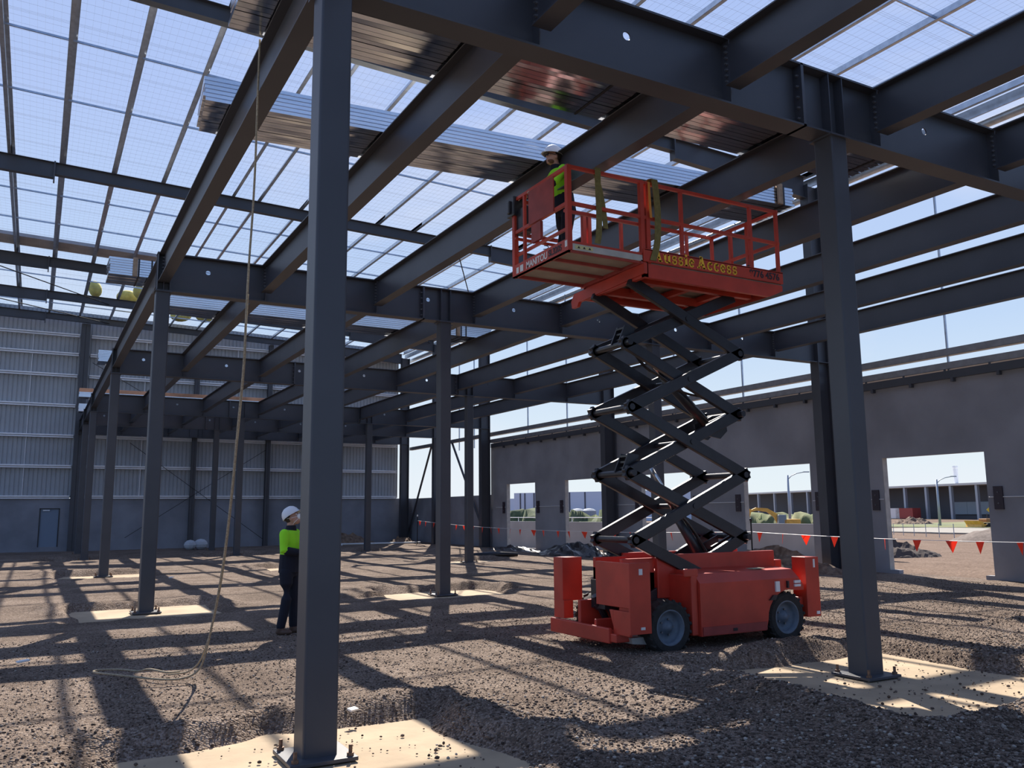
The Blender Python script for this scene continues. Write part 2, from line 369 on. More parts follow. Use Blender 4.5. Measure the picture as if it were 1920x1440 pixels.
def ibeam(m, a, b, z0, z1, w, tf=.018, tw=.012, ax='y', c=0):
    """I section from a to b along axis ax at cross coordinate c"""
    B = (lambda u0, u1, s0, s1, p, q: m.box(s0, s1, u0, u1, p, q)) if ax == 'y' else (lambda u0, u1, s0, s1, p, q: m.box(u0, u1, s0, s1, p, q))
    B(a, b, c-w/2, c+w/2, z0, z0+tf); B(a, b, c-w/2, c+w/2, z1-tf, z1); B(a, b, c-tw/2, c+tw/2, z0+tf, z1-tf)
    return m
def web_with_holes(m, x0, x1, z0, z1, y, t, holes, r=.045):
    cells = []; cur = x0
    for hx in sorted(h for h in holes if x0+.1 < h < x1-.1):
        m.box(cur, hx-.1, y-t/2, y+t/2, z0, z1); cur = hx+.1
        zc = 6.335
        m.box(hx-.1, hx+.1, y-t/2, y+t/2, z0, zc-.1); m.box(hx-.1, hx+.1, y-t/2, y+t/2, zc+.1, z1)
        n = 24; vs = []; fs = []
        for yy in (y-t/2, y+t/2):
            for k in range(n):
                a = 2*PI*k/n; c, s = math.cos(a), math.sin(a); q = .1/max(abs(c), abs(s))
                vs.append((hx+r*c, yy, zc+r*s)); vs.append((hx+q*c, yy, zc+q*s))
        for k in range(n):
            i = 2*k; j = 2*((k+1) % n); o = 2*n
            fs += [(i, i+1, j+1, j), (o+i, o+j, o+j+1, o+i+1), (i, j, o+j, o+i)]
        m.add(vs, fs)
    m.box(cur, x1, y-t/2, y+t/2, z0, z1)
SP = [1.73, 7.12, 12.92, 19.25]
SPN = ['left span', 'middle span', 'right span']
for ri, y in enumerate(RY):
    if ri == 5: pass
    for k in range(3):
        x0, x1 = SP[k], SP[k+1]
        lab = 'deep dark grey steel girder, %s, on the %s' % (SPN[k], DEP.get(y, 'row behind the camera'))
        t = thing('girder', lab, 'beam', (0, 0, 0), 0, 'cross girders of the floor frame')
        m = MB(); m.box(x0, x1, y-.13, y+.13, ZB, ZB+.022); m.box(x0, x1, y-.13, y+.13, ZT-.022, ZT)
        hs = [2.72, 4.81, 9.37, 11.9, 14.1, 16.6] if ri == 1 else [2.66, 4.9, 7.27, 9.42, 11.8, 14.2, 16.5] if ri == 2 else [2.6, 5.0, 7.3, 9.5, 11.8, 14.2]
        web_with_holes(m, x0, x1, ZB+.022, ZT-.022, y, .014, hs)
        m.obj('beam_body', steel, t)
        sm = MB()
        for jx in [1.86]+JX:
            if x0 < jx < x1:
                p = MB().box(jx-.006, jx+.006, y-.125, y+.125, ZB+.022, ZT-.022)
                p.obj('cleat_plate', steel2, t)
                if ri in (1, 2):
                    for q in range(7): meshobj('bolt', hexm, t, (jx-.006, y-.09, 6.12+q*.065), (0, -PI/2, 0))
        for cx_ in CX:
            if x0 < cx_ < x1:
                for d in (-.11, .11):
                    MB().box(cx_+d-.006, cx_+d+.006, y-.125, y+.125, ZB+.022, ZT-.022).obj('stiffener', steel2, t)
        for e, sg in ((x0, -1), (x1, 1)):
            if 5 < e < 18:
                MB().box(*(sorted((e, e+sg*-.02))), y-.13, y+.13, ZB, ZT).obj('end_plate', steel2, t)
                if sg > 0 and ri in (1, 2, 3):
                    for q in range(5):
                        meshobj('bolt', hexm, t, (e-.02, y-.075, ZB+.10+q*.125), (0, -PI/2, 0))
BAYN = ['bay over the camera', 'first bay beyond the nearest girder', 'second bay back', 'third bay back', 'short fourth bay back', 'last bay at the end wall']
for bi in range(6):
    y0, y1 = RY[bi]+.01, RY[bi+1]-.01
    for ji, x in enumerate([1.86]+JX):
        m = MB(); zb = 6.03
        ibeam(m, y0+.14, y1-.14, zb, ZT-.02, .20, .016, .010, 'y', x)
        for ya_, yb_ in ((y0, y0+.14), (y1-.14, y1)): m.box(x-.005, x+.005, ya_, yb_, zb+(.0 if ji == 0 else .06), ZT-.07)
        # coped flange ends
        if ji == 0:
            lab = 'long dark grey edge beam along the open left side, %s' % BAYN[bi]
            nm = 'edge_beam'
            for ya_, yb_ in ((y0, y0+.14), (y1-.14, y1)): m.box(x-.10, x+.10, ya_, yb_, zb, zb+.016); m.box(x-.10, x+.10, ya_, yb_, ZT-.036, ZT-.02)
        else:
            lab = 'dark grey floor joist, %s from the left edge beam, %s' % (ORD[ji-1], BAYN[bi]); nm = 'floor_joist'
        tag(m.obj(nm, steel), lab, 'beam', 'joists of the floor frame')

# ------------------------------------------------------------------ portal frames and roof
ZR = lambda x: 12.0-.03*x
PFN = ['behind the camera', 'nearest', 'second', 'third', 'fourth', 'fifth', 'end wall']
PX = 19.25
for i, y in enumerate(RY):
    if i == 0: pass
    d = .5; m = MB(); zt = 11.18
    m.box(PX, PX+.018, y-.15, y+.15, -.1, zt); m.box(PX+d-.018, PX+d, y-.15, y+.15, -.1, zt); m.box(PX+.018, PX+d-.018, y-.006, y+.006, -.1, zt)
    t = thing('portal_column', 'tall dark grey I-section wall column of the %s portal frame' % PFN[i], 'column', (0, 0, 0), 0, 'tall wall columns on the right')
    m.obj('column_body', steel, t)
    MB().box(PX-.05, PX+d+.05, y-.19, y+.19, -.02, .03).obj('base_plate', steel2, t)
    for zz in (5.86, 6.58): MB().box(PX+.018, PX+d-.018, y-.145, y+.145, zz, zz+.014).obj('stiffener', steel2, t)
    # rafter
    t = thing('rafter', 'sloping dark grey roof rafter of the %s portal frame' % PFN[i], 'beam', (0, 0, 0), 0, 'roof rafters')
    m = MB(); x0, x1 = -9., 14.35; w = .10; dp = .365 if i < 6 else .30
    def raf(m, xa, xb, ba, bb):
        for (s0, s1, za0, za1, zb0, zb1) in ((-w, w, ZR(xa)-.014, ZR(xa), ZR(xb)-.014, ZR(xb)), (-w, w, ba, ba+.014, bb, bb+.014), (-.005, .005, ba, ZR(xa), bb, ZR(xb))):
            m.add([(xa, y+s0, za0), (xa, y+s1, za0), (xa, y+s1, za1), (xa, y+s0, za1), (xb, y+s0, zb0), (xb, y+s1, zb0), (xb, y+s1, zb1), (xb, y+s0, zb1)],
                  [(0, 1, 2, 3), (7, 6, 5, 4), (1, 0, 4, 5), (2, 1, 5, 6), (3, 2, 6, 7), (0, 3, 7, 4)])
    raf(m, -.1, x1, ZR(-.1)-dp, ZR(x1)-dp); m.obj('rafter_body', steel, t)
    m = MB(); raf(m, x0, -.1, ZR(x0)-dp-.20, ZR(-.1)-dp-.11); m.obj('tapered_haunch', steel, t)
    m = MB(); raf(m, x1, PX+.02, ZR(x1)-dp-.20, ZR(PX)-dp-.30); m.obj('haunch', steel, t)
    for xx in (-.1, x1): MB().box(xx-.02, xx+.02, y-.11, y+.11, ZR(xx)-dp-.22, ZR(xx)+.03).obj('splice_plate', steel2, t)
    MB().bar((PX-.3, y-.1, ZR(PX)+.05), (PX-1.1, y-.1, ZR(PX-1.1)-dp-.1), .05, .05).obj('fly_brace', steel2, t)
PURX = [-8.2, -6.9, -5.5, -4.1, -2.66, -1.22, .1, 1.5, 2.9, 4.35, 5.03, 5.85, 7.25, 8.6, 9.96, 11.33, 12.75, 14.18, 15.5, 16.9, 18.3, 19.45]
def zsec(m, xa, ya, yb, z, h=.20, w=.088, t=.004):
    m.box(xa-t/2, xa+t/2, ya, yb, z, z+h); m.box(xa-w, xa, ya, yb, z, z+t); m.box(xa, xa+w, ya, yb, z+h-t, z+h)
    m.box(xa-w, xa-w+t, ya, yb, z, z+.02); m.box(xa+w-t, xa+w, ya, yb, z+h-.02, z+h)
BAYR = ['roof bay over the camera', 'first roof bay', 'second roof bay', 'third roof bay', 'fourth roof bay', 'last roof bay']
for bi in range(6):
    ya, yb = RY[bi], RY[bi+1]
    for pi_, x in enumerate(PURX):
        if x < -4.5 : continue
        if x in (-2.66, -1.22) and bi < 1: continue
        m = MB(); zsec(m, x, ya-.6, yb+.6 if bi < 5 else yb+.15, ZR(x)+.002+(.004 if bi % 2 else 0))
        tag(m.obj('roof_purlin', galv), 'galvanised purlin, %s from roof left, %s' % (ORD[max(pi_-3, 0)], BAYR[bi]), 'purlin', 'roof purlins')
    for q in (1, 2):
        yy = ya+(yb-ya)*[0, .30, .595][q]
        if bi == 1: yy = [0, 9.9, 12.98][q]
        m = MB(); m.add(*(lambda a: (a.v, a.f))(MB().bar((-6, yy, ZR(-6)+.11), (19.45, yy, ZR(19.45)+.11), .035, .05)))
        tag(m.obj('purlin_bridging', galv), 'thin galvanised bridging line between purlins, %s of the %s' % (['', 'nearer one', 'farther one'][q], BAYR[bi]), 'bridging', 'bridging lines')
def wire_mesh():
    vs = []; fs = []
    def w(a, b, r=.0016):
        n = len(vs); a = Vector(a); b = Vector(b); d = (b-a).normalized(); s1 = d.orthogonal().normalized(); s2 = d.cross(s1)
        for p in (a, b):
            for k in range(3):
                an = 2*PI*k/3; vs.append(tuple(p+s1*r*math.cos(an)+s2*r*math.sin(an)))
        for k in range(3): fs.append((n+k, n+(k+1) % 3, n+3+(k+1) % 3, n+3+k))
    zz = lambda x: ZR(x)+.215
    for y in np.arange(-4, 49, .30): w((-9, y, zz(-9)), (19.5, y, zz(19.5)))
    for x in np.arange(-9, 19.6, .15): w((x, -4, zz(x)), (x, 49, zz(x)), .0012)
    for y in np.arange(-4, 49, 1.8):
        for d in (.05, .10): w((-9, y+d, zz(-9)), (19.5, y+d, zz(19.5)))
    m = MB(); m.v = vs; m.f = fs
    me = bpy.data.meshes.new('m'); me.from_pydata(vs, [], fs); o = bpy.data.objects.new('safety_mesh', me); COL.objects.link(o); me.materials.append(galv)
    tag(o, 'fine wire safety mesh stretched over the roof purlins', 'mesh')
wire_mesh()
# eaves gutter and right wall framing
m = MB(); n = 10
pts = [(19.86+.0, 11.42), (19.86, 11.30)]+[(20.0-.13*math.cos(PI*k/n), 11.18-.13*math.sin(PI*k/n)) for k in range(n+1)]+[(20.14, 11.40), (20.13, 11.40), (20.13, 11.2)]
m.tube([(20.0, -4, 11.12), (20.0, 49, 11.12)], .11, 14)
m.box(19.62, 19.66, -4, 49, 11.22, 11.46); m.box(19.62, 20.05, -4, 49, 11.46, 11.47)
tag(m.obj('eaves_gutter', galv, smooth=False), 'long rounded galvanised eaves gutter along the right roof edge', 'gutter')
WX = 19.85
for bi in range(6):
    ya, yb = RY[bi]+.16, RY[bi+1]-.16
    for gi, (zl, nm_) in enumerate(((5.515, 'upper'), (5.165, 'lower'))):
        if bi == 4 and gi == 1: continue
        if bi == 5 and gi == 1: continue
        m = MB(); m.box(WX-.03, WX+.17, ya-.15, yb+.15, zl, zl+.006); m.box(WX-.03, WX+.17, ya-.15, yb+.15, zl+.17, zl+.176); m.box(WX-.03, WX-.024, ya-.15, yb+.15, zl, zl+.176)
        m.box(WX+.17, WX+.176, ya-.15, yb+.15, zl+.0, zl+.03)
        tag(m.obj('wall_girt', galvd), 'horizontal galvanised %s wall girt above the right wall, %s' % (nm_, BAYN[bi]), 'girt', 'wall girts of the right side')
    if bi < 5:
        for q in (.33, .66):
            yy = ya+(yb-ya)*q
            m = MB().box(WX+.04, WX+.09, yy-.02, yy+.02, 5.05, ZR(WX)-.2)
            tag(m.obj('sag_rod', galv), 'thin vertical sag bar above the right wall, %s, %s' % ('nearer' if q < .5 else 'farther', BAYN[bi]), 'sag rod', 'sag bars of the right side')
# ------------------------------------------------------------------ right precast wall with openings
OPN = {0: [(-3.2, -.5)], 1: [(7.3, 10.0), (12.44, 15.28)], 2: [(17.76, 20.48), (23.06, 25.80)], 3: [(28.41, 31.11), (33.63, 36.31)]}
for bi in range(4):
    ya, yb = RY[bi], RY[bi+1]; zt = 5.10 if bi > 1 else 5.06
    m = MB(); cur = ya+.02
    for (a, b) in OPN[bi]:
        gr = (a > 12 and b < 15.5)
        m.box(WX, WX+.17, cur, a, -.4, zt)
        m.box(WX, WX+.17, a, b, 3.06, zt)
        if gr:
            m.box(WX, WX+.17, a, a+.22, -.4, .13); m.box(WX, WX+.17, b-.27, b, -.4, .13)
        else: m.box(WX, WX+.17, a, b, -.4, .10)
        cur = b
    m.box(WX, WX+.17, cur, yb-.02, -.4, zt)
    o = m.obj('wall_right', conc); struct(o, 'grey precast concrete wall panel on the right side, %s' % BAYN[bi])
    for (a, b) in OPN[bi]:
        MB().box(WX-.002, WX+.172, b-.012, b+.004, .13, 3.06).obj('jamb_face', concl, o)  # paler concrete skin on the far jamb of each opening
    led = MB(); led.box(WX-.09, WX-.004, ya+.16, yb-.16, 4.92, 5.12)
    L = tag(led.obj('ledger_angle', steel), 'dark steel ledger along the top of the right wall, %s' % BAYN[bi], 'ledger', 'ledgers on the right wall')
    yy = ya+.9
    while yy < yb-.5:
        MB().box(WX-.12, WX-.01, yy-.035, yy+.035, 4.83, 4.93).obj('bracket', steel2, L)
        MB().box(WX-.06, WX-.02, yy+.2, yy+.24, 5.12, 5.17).obj('stud', steel2, L); yy += 1.17
    for (a, b) in OPN[bi]:
        for q, yc in enumerate((a-.27, b+.27)):
            t = tag(MB().box(WX-.035, WX, yc-.11, yc+.11, 1.68, 2.22).obj('bracket_plate', blkp), 'black bolted bracket plate %s the wall opening of the right side, %s' % (('just before' if q == 0 else 'just past'), '%s opening' % (ORD[sum(len(OPN[k]) for k in range(bi))+OPN[bi].index((a, b))])), 'bracket', 'bracket plates beside openings')
            for zz in (1.82, 2.08): meshobj('bolt', hexm, t, (WX-.035, yc, zz), (0, -PI/2, 0))
for bi, (ya, yb) in enumerate(((37.97, 43.7), (43.8, 49.3))):
    o = MB().box(20.0, 20.15, ya, yb, -.4, 2.6).obj('wall_right', concw); struct(o, 'low grey concrete panel at the far right, bay %d' % (bi+1))
# cable along the wall
m = MB()
for (a, b) in ((15.3, 17.7), (20.5, 23.0), (25.8, 28.3), (31.2, 33.6), (36.4, 37.4), (8, 12.4)):
    m.tube([(WX-.02, a, 1.97), (WX-.02, b, 1.97)], .010, 6)
tag(m.obj('wall_cable', wht), 'thin pale cable run along the right wall between bracket plates', 'cable')
for (p, q, l) in (((19.86, 45.3, 5.6), (19.86, 49.0, .2), 'left'), ((19.86, 42.6, 5.6), (19.86, 38.4, .3), 'right')):
    m = MB().tube([p, q], .06, 8)
    tag(m.obj('diagonal_brace', steel), 'diagonal steel tube brace at far right, leaning to the %s' % l, 'brace', 'diagonal braces')
# ------------------------------------------------------------------ end wall
EY = 49.3
m = MB(); xs = -14.; prof = []
while xs < 19.3:
    prof += [(xs, 0), (xs+.06, 0), (xs+.075, .03), (xs+.115, .03), (xs+.13, 0)]; xs += .20
prof.append((19.3, 0)); vs = []
for (x, dy) in prof: vs += [(x, EY-.03+dy, 2.66), (x, EY-.03+dy, ZR(x)+.35)]
fs = [(2*i, 2*i+2, 2*i+3, 2*i+1) for i in range(len(prof)-1)]
nv = len(vs); vs += [(x, EY+.05, 2.66) for x in (-14, 19.3)]+[(x, EY+.05, ZR(x)+.35) for x in (-14, 19.3)]
fs.append((nv, nv+1, nv+3, nv+2)); m.add(vs, fs)
o = m.obj('wall_back', clad); struct(o, 'grey corrugated steel cladding of the end wall')
m = MB(); cur = -14.
for a, b in ((.28, 1.16),):
    m.box(cur, a, EY-.15, EY+.02, -.4, 2.62); m.box(a, b, EY-.15, EY+.02, 2.12, 2.62); m.box(a, b, EY-.15, EY+.02, -.4, .22); cur = b
for xx in (7.6, 13.4, 20.15): m.box(cur, xx-.012, EY-.15, EY+.02, -.4, 2.62); cur = xx+.012
struct(m.obj('wall_back', concw), 'lower grey concrete panel of the end wall')
d = struct(MB().box(.31, 1.13, EY-.12, EY-.07, .22, 2.09).obj('door_1', mat('door_grey', (.20, .25, .32), .6)), 'plain grey steel door in the end wall')
dm = MB(); dm.box(.27, .315, EY-.17, EY-.05, .22, 2.13); dm.box(1.125, 1.17, EY-.17, EY-.05, .22, 2.13); dm.box(.27, 1.17, EY-.17, EY-.05, 2.09, 2.13)
dm.obj('door_frame', blk, d); MB().box(.42, .72, EY-.17, EY-.12, 2.0, 2.05).obj('door_closer', galvw, d)
for i, z in enumerate((2.61, 4.15, 5.70, 7.27, 8.83, 9.95, 10.95)):
    for k, (a, b) in enumerate(((-14, 1.55), (2.1, 19.2))):
        m = MB(); m.box(a, b, EY-.26, EY-.05, z-.005, z); m.box(a, b, EY-.26, EY-.05, z+.15, z+.155); m.box(a, b, EY-.05-.006, EY-.05, z, z+.15); m.box(a, b, EY-.265, EY-.26, z+.095, z+.155); m.box(a, b, EY-.265, EY-.26, z-.005, z+.04)
        tag(m.obj('wall_girt', galvw), 'bright horizontal girt on the end wall, %s from the bottom, %s side' % (ORD[i], ('left', 'right')[k]), 'girt', 'girts of the end wall')
for x in (-2.5, -.55, 4.8, 9.6):
    m = MB().box(x-.01, x+.01, EY-.2, EY-.18, 2.7, 11)
    tag(m.obj('sag_rod', galvw), 'thin pale vertical rod on the end wall about %d columns from the door' % (1 if x < 0 else 2), 'sag rod', 'rods on the end wall')
for x, wd in ((1.8, .42), (7.42, .25), (11.38, .25), (-6, .3)):
    m = MB(); m.box(x-wd/2, x+wd/2, EY-.5, EY-.482, -.2, ZR(x)-.3); m.box(x-wd/2, x+wd/2, EY-.30, EY-.282, -.2, ZR(x)-.3); m.box(x-.006, x+.006, EY-.5, EY-.3, -.2, ZR(x)-.3)
    tag(m.obj('wind_column', steel), 'full-height dark steel wind column against the end wall, %s' % {1.8: 'at the left edge beam', 7.42: 'behind the middle columns', 11.38: 'between middle and right columns', -6: 'far left of the door'}[x], 'column', 'end wall columns')
for a, b, l in (((2.2, 48.77, 9.6), (7.3, 48.77, 6.7), 'upper one falling to the right'), ((2.2, 48.77, 6.8), (7.3, 48.77, 9.6), 'upper one rising to the right'), ((4.2, 48.77, 5.5), (11.2, 48.77, .4), 'lower one falling to the right'), ((4.2, 48.74, .6), (11.2, 48.74, 5.3), 'lower one rising to the right')):
    tag(MB().tube([a, b], .014, 6).obj('bracing_rod', rub), 'thin bracing rod on the end wall, %s' % l, 'bracing', 'end wall bracing rods')
for a, b, l in (((-3, 37.95, ZR(-3)-.3), (2.5, 43.75, ZR(2.5)-.3), 'nearer one at upper left'), ((-5, 43.9, ZR(-5)-.2), (3.0, 48.7, ZR(3)-.2), 'farthest one at upper left'), ((13, 27.5, ZR(13)-.2), (19, 37.8, ZR(19)-.2), 'long one at right'), ((13, 38, ZR(13)-.2), (19, 43.7, ZR(19)-.2), 'short far one at right')):
    tag(MB().tube([a, b], .024, 6).obj('roof_bracing', rub), 'dark diagonal rod under the far roof purlins, %s' % l, 'bracing', 'roof bracing rods')
# ------------------------------------------------------------------ bundles of decking on the floor frame
def bundle(label, x0, x1, yc, w, z0, layers, slope=0, straps=(), battens=(), mt=None, top=None, dh=.052):
    L = x1-x0; t = thing('decking_bundle', label, 'steel decking', (x0, yc, z0), math.atan(slope), 'bundles of steel decking on the floor frame')
    for k in range(layers):
        m = MB(); z = k*dh; pts = []; nr = 6; pw = w/nr; tp = z+dh-.012
        for i in range(nr):
            a = -w/2+i*pw
            t1, t2 = (((i*7+3) % 5)-2)*.0008, (((i*3+1) % 5)-2)*.0009; pts += [(a, z+t1), (a+pw*.5-.003, z-t1), (a+pw*.5-.002, z+.008), (a+pw*.5+.002, z+.008), (a+pw*.5+.003, z+t2), (a+pw-.012, z-t2), (a+pw-.012, z+.025), (a+pw, z+.025)]
        pts = pts[:-3]+[(w/2, z)]; up = [(w/2, tp), (w/2-.02, tp), (w/2-.02, z+dh), (-w/2+.02, z+dh), (-w/2+.02, tp), (-w/2, tp)]
        e0 = random.uniform(-.015, .015); m.prism(pts+up, 'x', e0+.0, L+random.uniform(-.02, .02)+e0)
        m.obj('decking_sheet', (top if top and k >= layers-3 else mt) or decks, t)
    for s in straps:
        h = layers*dh+.008; b = .004
        q = MB(); q.box(s-.016, s+.016, -w/2-b*3, -w/2-b, -b, h); q.box(s-.016, s+.016, w/2+b, w/2+b*3, -b, h); q.box(s-.016, s+.016, -w/2-b*3, w/2+b*3, -b*2, -b); q.box(s-.016, s+.016, -w/2-b*3, w/2+b*3, h, h+b)
        q.obj('strap', strapm, t)
    for s in battens: MB().box(s-.045, s+.045, -w/2-.05, -w/2-.015, -.01, layers*dh+.02).obj('timber_batten', timber, t)
    return t
zt_ = ZT+.004
bundle('shiny zinc decking bundle lying closest, directly behind the nearest girder', 1.42, 10.35, 7.90, 1.0, zt_, 6, -.012, straps=(4.15, 8.7), battens=(8.9,))
bundle('long shiny decking bundle above the scissor lift with its blue-reflecting side', 1.50, 10.60, 10.58, .92, zt_, 6, -.075, straps=(8.9,), battens=(8.8,))
bundle('strapped decking bundle overhanging the left edge beam beyond the second girder', 1.04, 10.7, 19.15, .85, zt_, 7, 0, straps=(.55, .80), battens=(.48,))
bundle('decking bundle seen below the second girder, between edge beam and middle columns', 2.05, 11.1, 21.55, .95, zt_, 7, .010, straps=(8.1, 8.25), battens=(8.0,))
bundle('short decking bundle end overhanging the edge beam beyond the third girder', 1.50, 6.0, 30.2, .8, zt_, 7)
bundle('decking bundle with orange upper sheets behind the fourth girder', 1.34, 9.4, 39.6, .8, zt_, 7, 0, straps=(.55,), top=copper)
bundle('small pale decking bundle farthest away on the edge beam', 1.55, 5.0, 45.1, .8, zt_, 7)

# ------------------------------------------------------------------ things on the ground
def tube_thing(name, pts, r, m_, label, cat, n=8, group=None):
    return tag(MB().tube(pts, r, n).obj(name, m_, smooth=True), label, cat, group)
rp_ = [(1.742, 8.45, 6.58), (1.742, 8.46, 5.852), (1.75, 8.48, 5.281), (1.746, 8.5, 4.717), (1.731, 8.53, 4.166), (1.733, 8.57, 3.626), (1.736, 8.6, 3.145), (1.721, 8.7, 2.569), (1.715, 8.8, 2.047), (1.705, 8.95, 1.47), (1.685, 9.1, 0.993), (1.655, 9.25, 0.616), (1.618, 9.35, 0.294), (1.57, 9.42, 0.13), (1.40, 9.32, .09), (1.2, 9.45, .09), (.98, 9.63, .11), (.78, 9.85, .12), (.62, 10.08, .12), (.72, 10.2, .12), (.95, 10.05, .12), (1.05, 9.85, .12), (1.15, 9.9, .13), (1.22, 9.75, .13), (1.3, 9.6, .12), (1.42, 9.62, .12)]
def smoothpts(p, it=2):
    for _ in range(it):
        q = [p[0]]
        for a, b in zip(p[:-1], p[1:]):
            a = Vector(a); b = Vector(b); q += [a*.75+b*.25, a*.25+b*.75]
        q.append(p[-1]); p = q
    return p
tube_thing('rope', smoothpts(rp_), .011, ropem, 'brown rope hanging from the nearest decking bundle and coiling on the gravel', 'rope')
tube_thing('rope_offcut', smoothpts([(1.75, 8.60, 3.9), (1.745, 8.62, 3.55), (1.752, 8.63, 3.2), (1.735, 8.73, 2.6), (1.728, 8.83, 2.05), (1.718, 8.97, 1.5), (1.70, 9.12, 1.0), (1.65, 9.3, .5), (1.56, 9.48, .13), (1.3, 9.55, .11)]), .009, ropem, 'second rope strand running beside the lower half of the long rope', 'rope')
def bunting():
    P = [Vector((18.5, 44.1, 1.32)), Vector((17.4, 17.75, 1.12)), Vector((17.6, 6.0, 1.10))]
    t = thing('bunting_line', 'pale string of orange triangular safety flags strung before the right wall', 'bunting', (0, 0, 0))
    m = MB()
    for a, b, sag, step in ((P[0], P[1], .22, 1.02), (P[1], P[2], .10, .78)):
        L = (b-a).length; n = 30; f = lambda s: a.lerp(b, s)-Vector((0, 0, 4*sag*s*(1-s)))
        m.tube([f(k/n) for k in range(n+1)], .007, 5)
        k = step*.4
        while k < L:
            p = f(k/L); d = (b-a).normalized(); tw = random.uniform(-.9, .9); e = Vector((d.x*math.cos(tw)-d.y*math.sin(tw), d.x*math.sin(tw)+d.y*math.cos(tw), 0)); nn = Vector((-e.y, e.x, 0))
            w = .12; h = .26; q = MB(); sw = nn*random.uniform(-.06, .06)
            vs = [p-e*w, p+e*w, p+Vector((0, 0, -h))+sw]; q.add([v+nn*.002 for v in vs]+[v-nn*.002 for v in vs], [(0, 1, 2), (5, 4, 3), (0, 1, 4, 3), (1, 2, 5, 4), (2, 0, 3, 5)])
            q.obj('flag', flagm, t); k += step*random.uniform(.8, 1.2)
    m.obj('string', wht, t)
bunting()
for (x, y, h_, l) in ((18.5, 44.1, 1.55, 'far'), (17.4, 17.75, 1.42, 'nearer')):
    t = thing('star_picket', 'thin black steel picket post holding the flag string, %s one' % l, 'post', (x, y, 0), 0, 'picket posts')
    m = MB(); m.box(-.022, .022, -.005, .005, -.2, h_); m.box(-.005, .005, -.022, .022, -.2, h_); m.obj('picket', blk, t)
    MB().ell((0, 0, h_+.03), (.04, .04, .05)).obj('safety_cap', wht if l == 'far' else blk, t, smooth=True)
def rubble(name, c, rx, ry, h, m_, label, cat, n=26, seed=1, rough=.5):
    xs = np.linspace(-1, 1, n); vs = []; fs = []
    for j in xs:
        for i in xs:
            r = math.hypot(i, j); z = h*max(0, 1-r)**.8*(1-rough/2+rough*float(vnoise(np.array(i*4+5), np.array(j*4+9), 1.3, seed)))+h*.25*rough*float(vnoise(np.array(i*9+5), np.array(j*9+9), 1.5, seed+3))*(r < 1)
            vs.append((c[0]+i*rx, c[1]+j*ry, c[2]-.05+z-(.3 if r > 1.05 else 0)))
    for j in range(n-1):
        for i in range(n-1): a = j*n+i; fs.append((a, a+1, a+n+1, a+n))
    vs += [(c[0]+i*rx, c[1]+j*ry, c[2]-.5) for j in (-1, 1) for i in (-1, 1)]
    q = n*n; fs.append((q, q+2, q+3, q+1))
    return tag(MB().add(vs, fs).obj(name, m_, smooth=rough < .4), label, cat)
clod = mat('clay_clods', (.11, .066, .042), .95, col2=(.24, .165, .11), scale=6, bump=.8, bscale=8)
rubble('dirt_heap', (18.1, 17.5, 0), 1.2, 2.3, .62, clod, 'heap of brown clay clods behind the lift in front of the wall', 'dirt heap', seed=4, rough=1)
rubble('dirt_heap', (15.0, 46.6, -.1), 2.2, 1.2, .75, clod, 'dark heap of soil by the end wall beside the flag post', 'dirt heap', seed=8, rough=.9)
rubble('dirt_heap', (18.5, 46.3, 0), .95, .9, .42, clod, 'low pile of pale rubble at the far right corner', 'dirt heap', seed=12, rough=1)
rubble('black_plastic_sheet', (18.6, 28.6, .0), .9, 2.4, .5, blkpl, 'crumpled black plastic sheeting at the foot of the right wall', 'plastic sheet', seed=5, rough=1)
rubble('black_plastic_sheet', (18.9, 34.0, .0), .7, 3.0, .25, blkpl, 'flat strip of black plastic below the farther wall openings', 'plastic sheet', seed=15, rough=1)
tube_thing('plastic_roll', [(14.6, 29.3, .12), (15.4, 29.2, .14), (16.3, 29.0, .12)], [.10, .12, .07], blkpl, 'roll of black plastic lying on the gravel right of a column', 'roll')
tube_thing('white_pipe', [(14.0, 45.0, .12), (18.9, 44.6, .12)], .05, pvc, 'long white plastic pipe lying on the ground before the far corner', 'pipe')
tube_thing('white_pipe', [(12.5, 44.3, .10), (14.3, 44.2, .10)], .05, pvc, 'short white pipe piece beside the dark bucket', 'pipe')
t = thing('bucket', 'dark plastic bucket on the gravel right of the nearest column', 'bucket', (13.35, 43.2, .05))
MB().lathe([(.16, 0), (.19, .36), (.20, .38), (.18, .38), (.15, .02)], (0, 0, 0), 'z', 20).obj('bucket_body', mat('bucket_navy', (.02, .03, .05), .5), t, smooth=True)
t = thing('white_sack', 'crumpled white bulk bag on the ground before the end wall', 'bag', (7.1, 45.2, .05))
MB().ell((-.22, 0, .22), (.3, .28, .25), 10, 6).obj('bag_left', mat('bag_white', (.5, .52, .55), .8, bump=.5, bscale=5), t)
MB().ell((.28, .05, .24), (.34, .28, .27), 10, 6).obj('bag_right', MATS['bag_white'], t)
for (x, y, w_, rr) in ((-.05, 11.2, .12, .3), (3.2, 24, .15, 1), (2.4, 7.0, .05, 2)):
    tag(MB().bar((x, y, .12), (x+w_*math.cos(rr), y+w_*math.sin(rr), .13), .08, .015).obj('paper_scrap', wht), {11.2: 'white plastic scrap lying on the gravel at far left', 24: 'white scrap on the ground far behind the standing worker', 7.0: 'tiny white scrap beside the nearest column footing'}[y], 'litter')
m = MB()
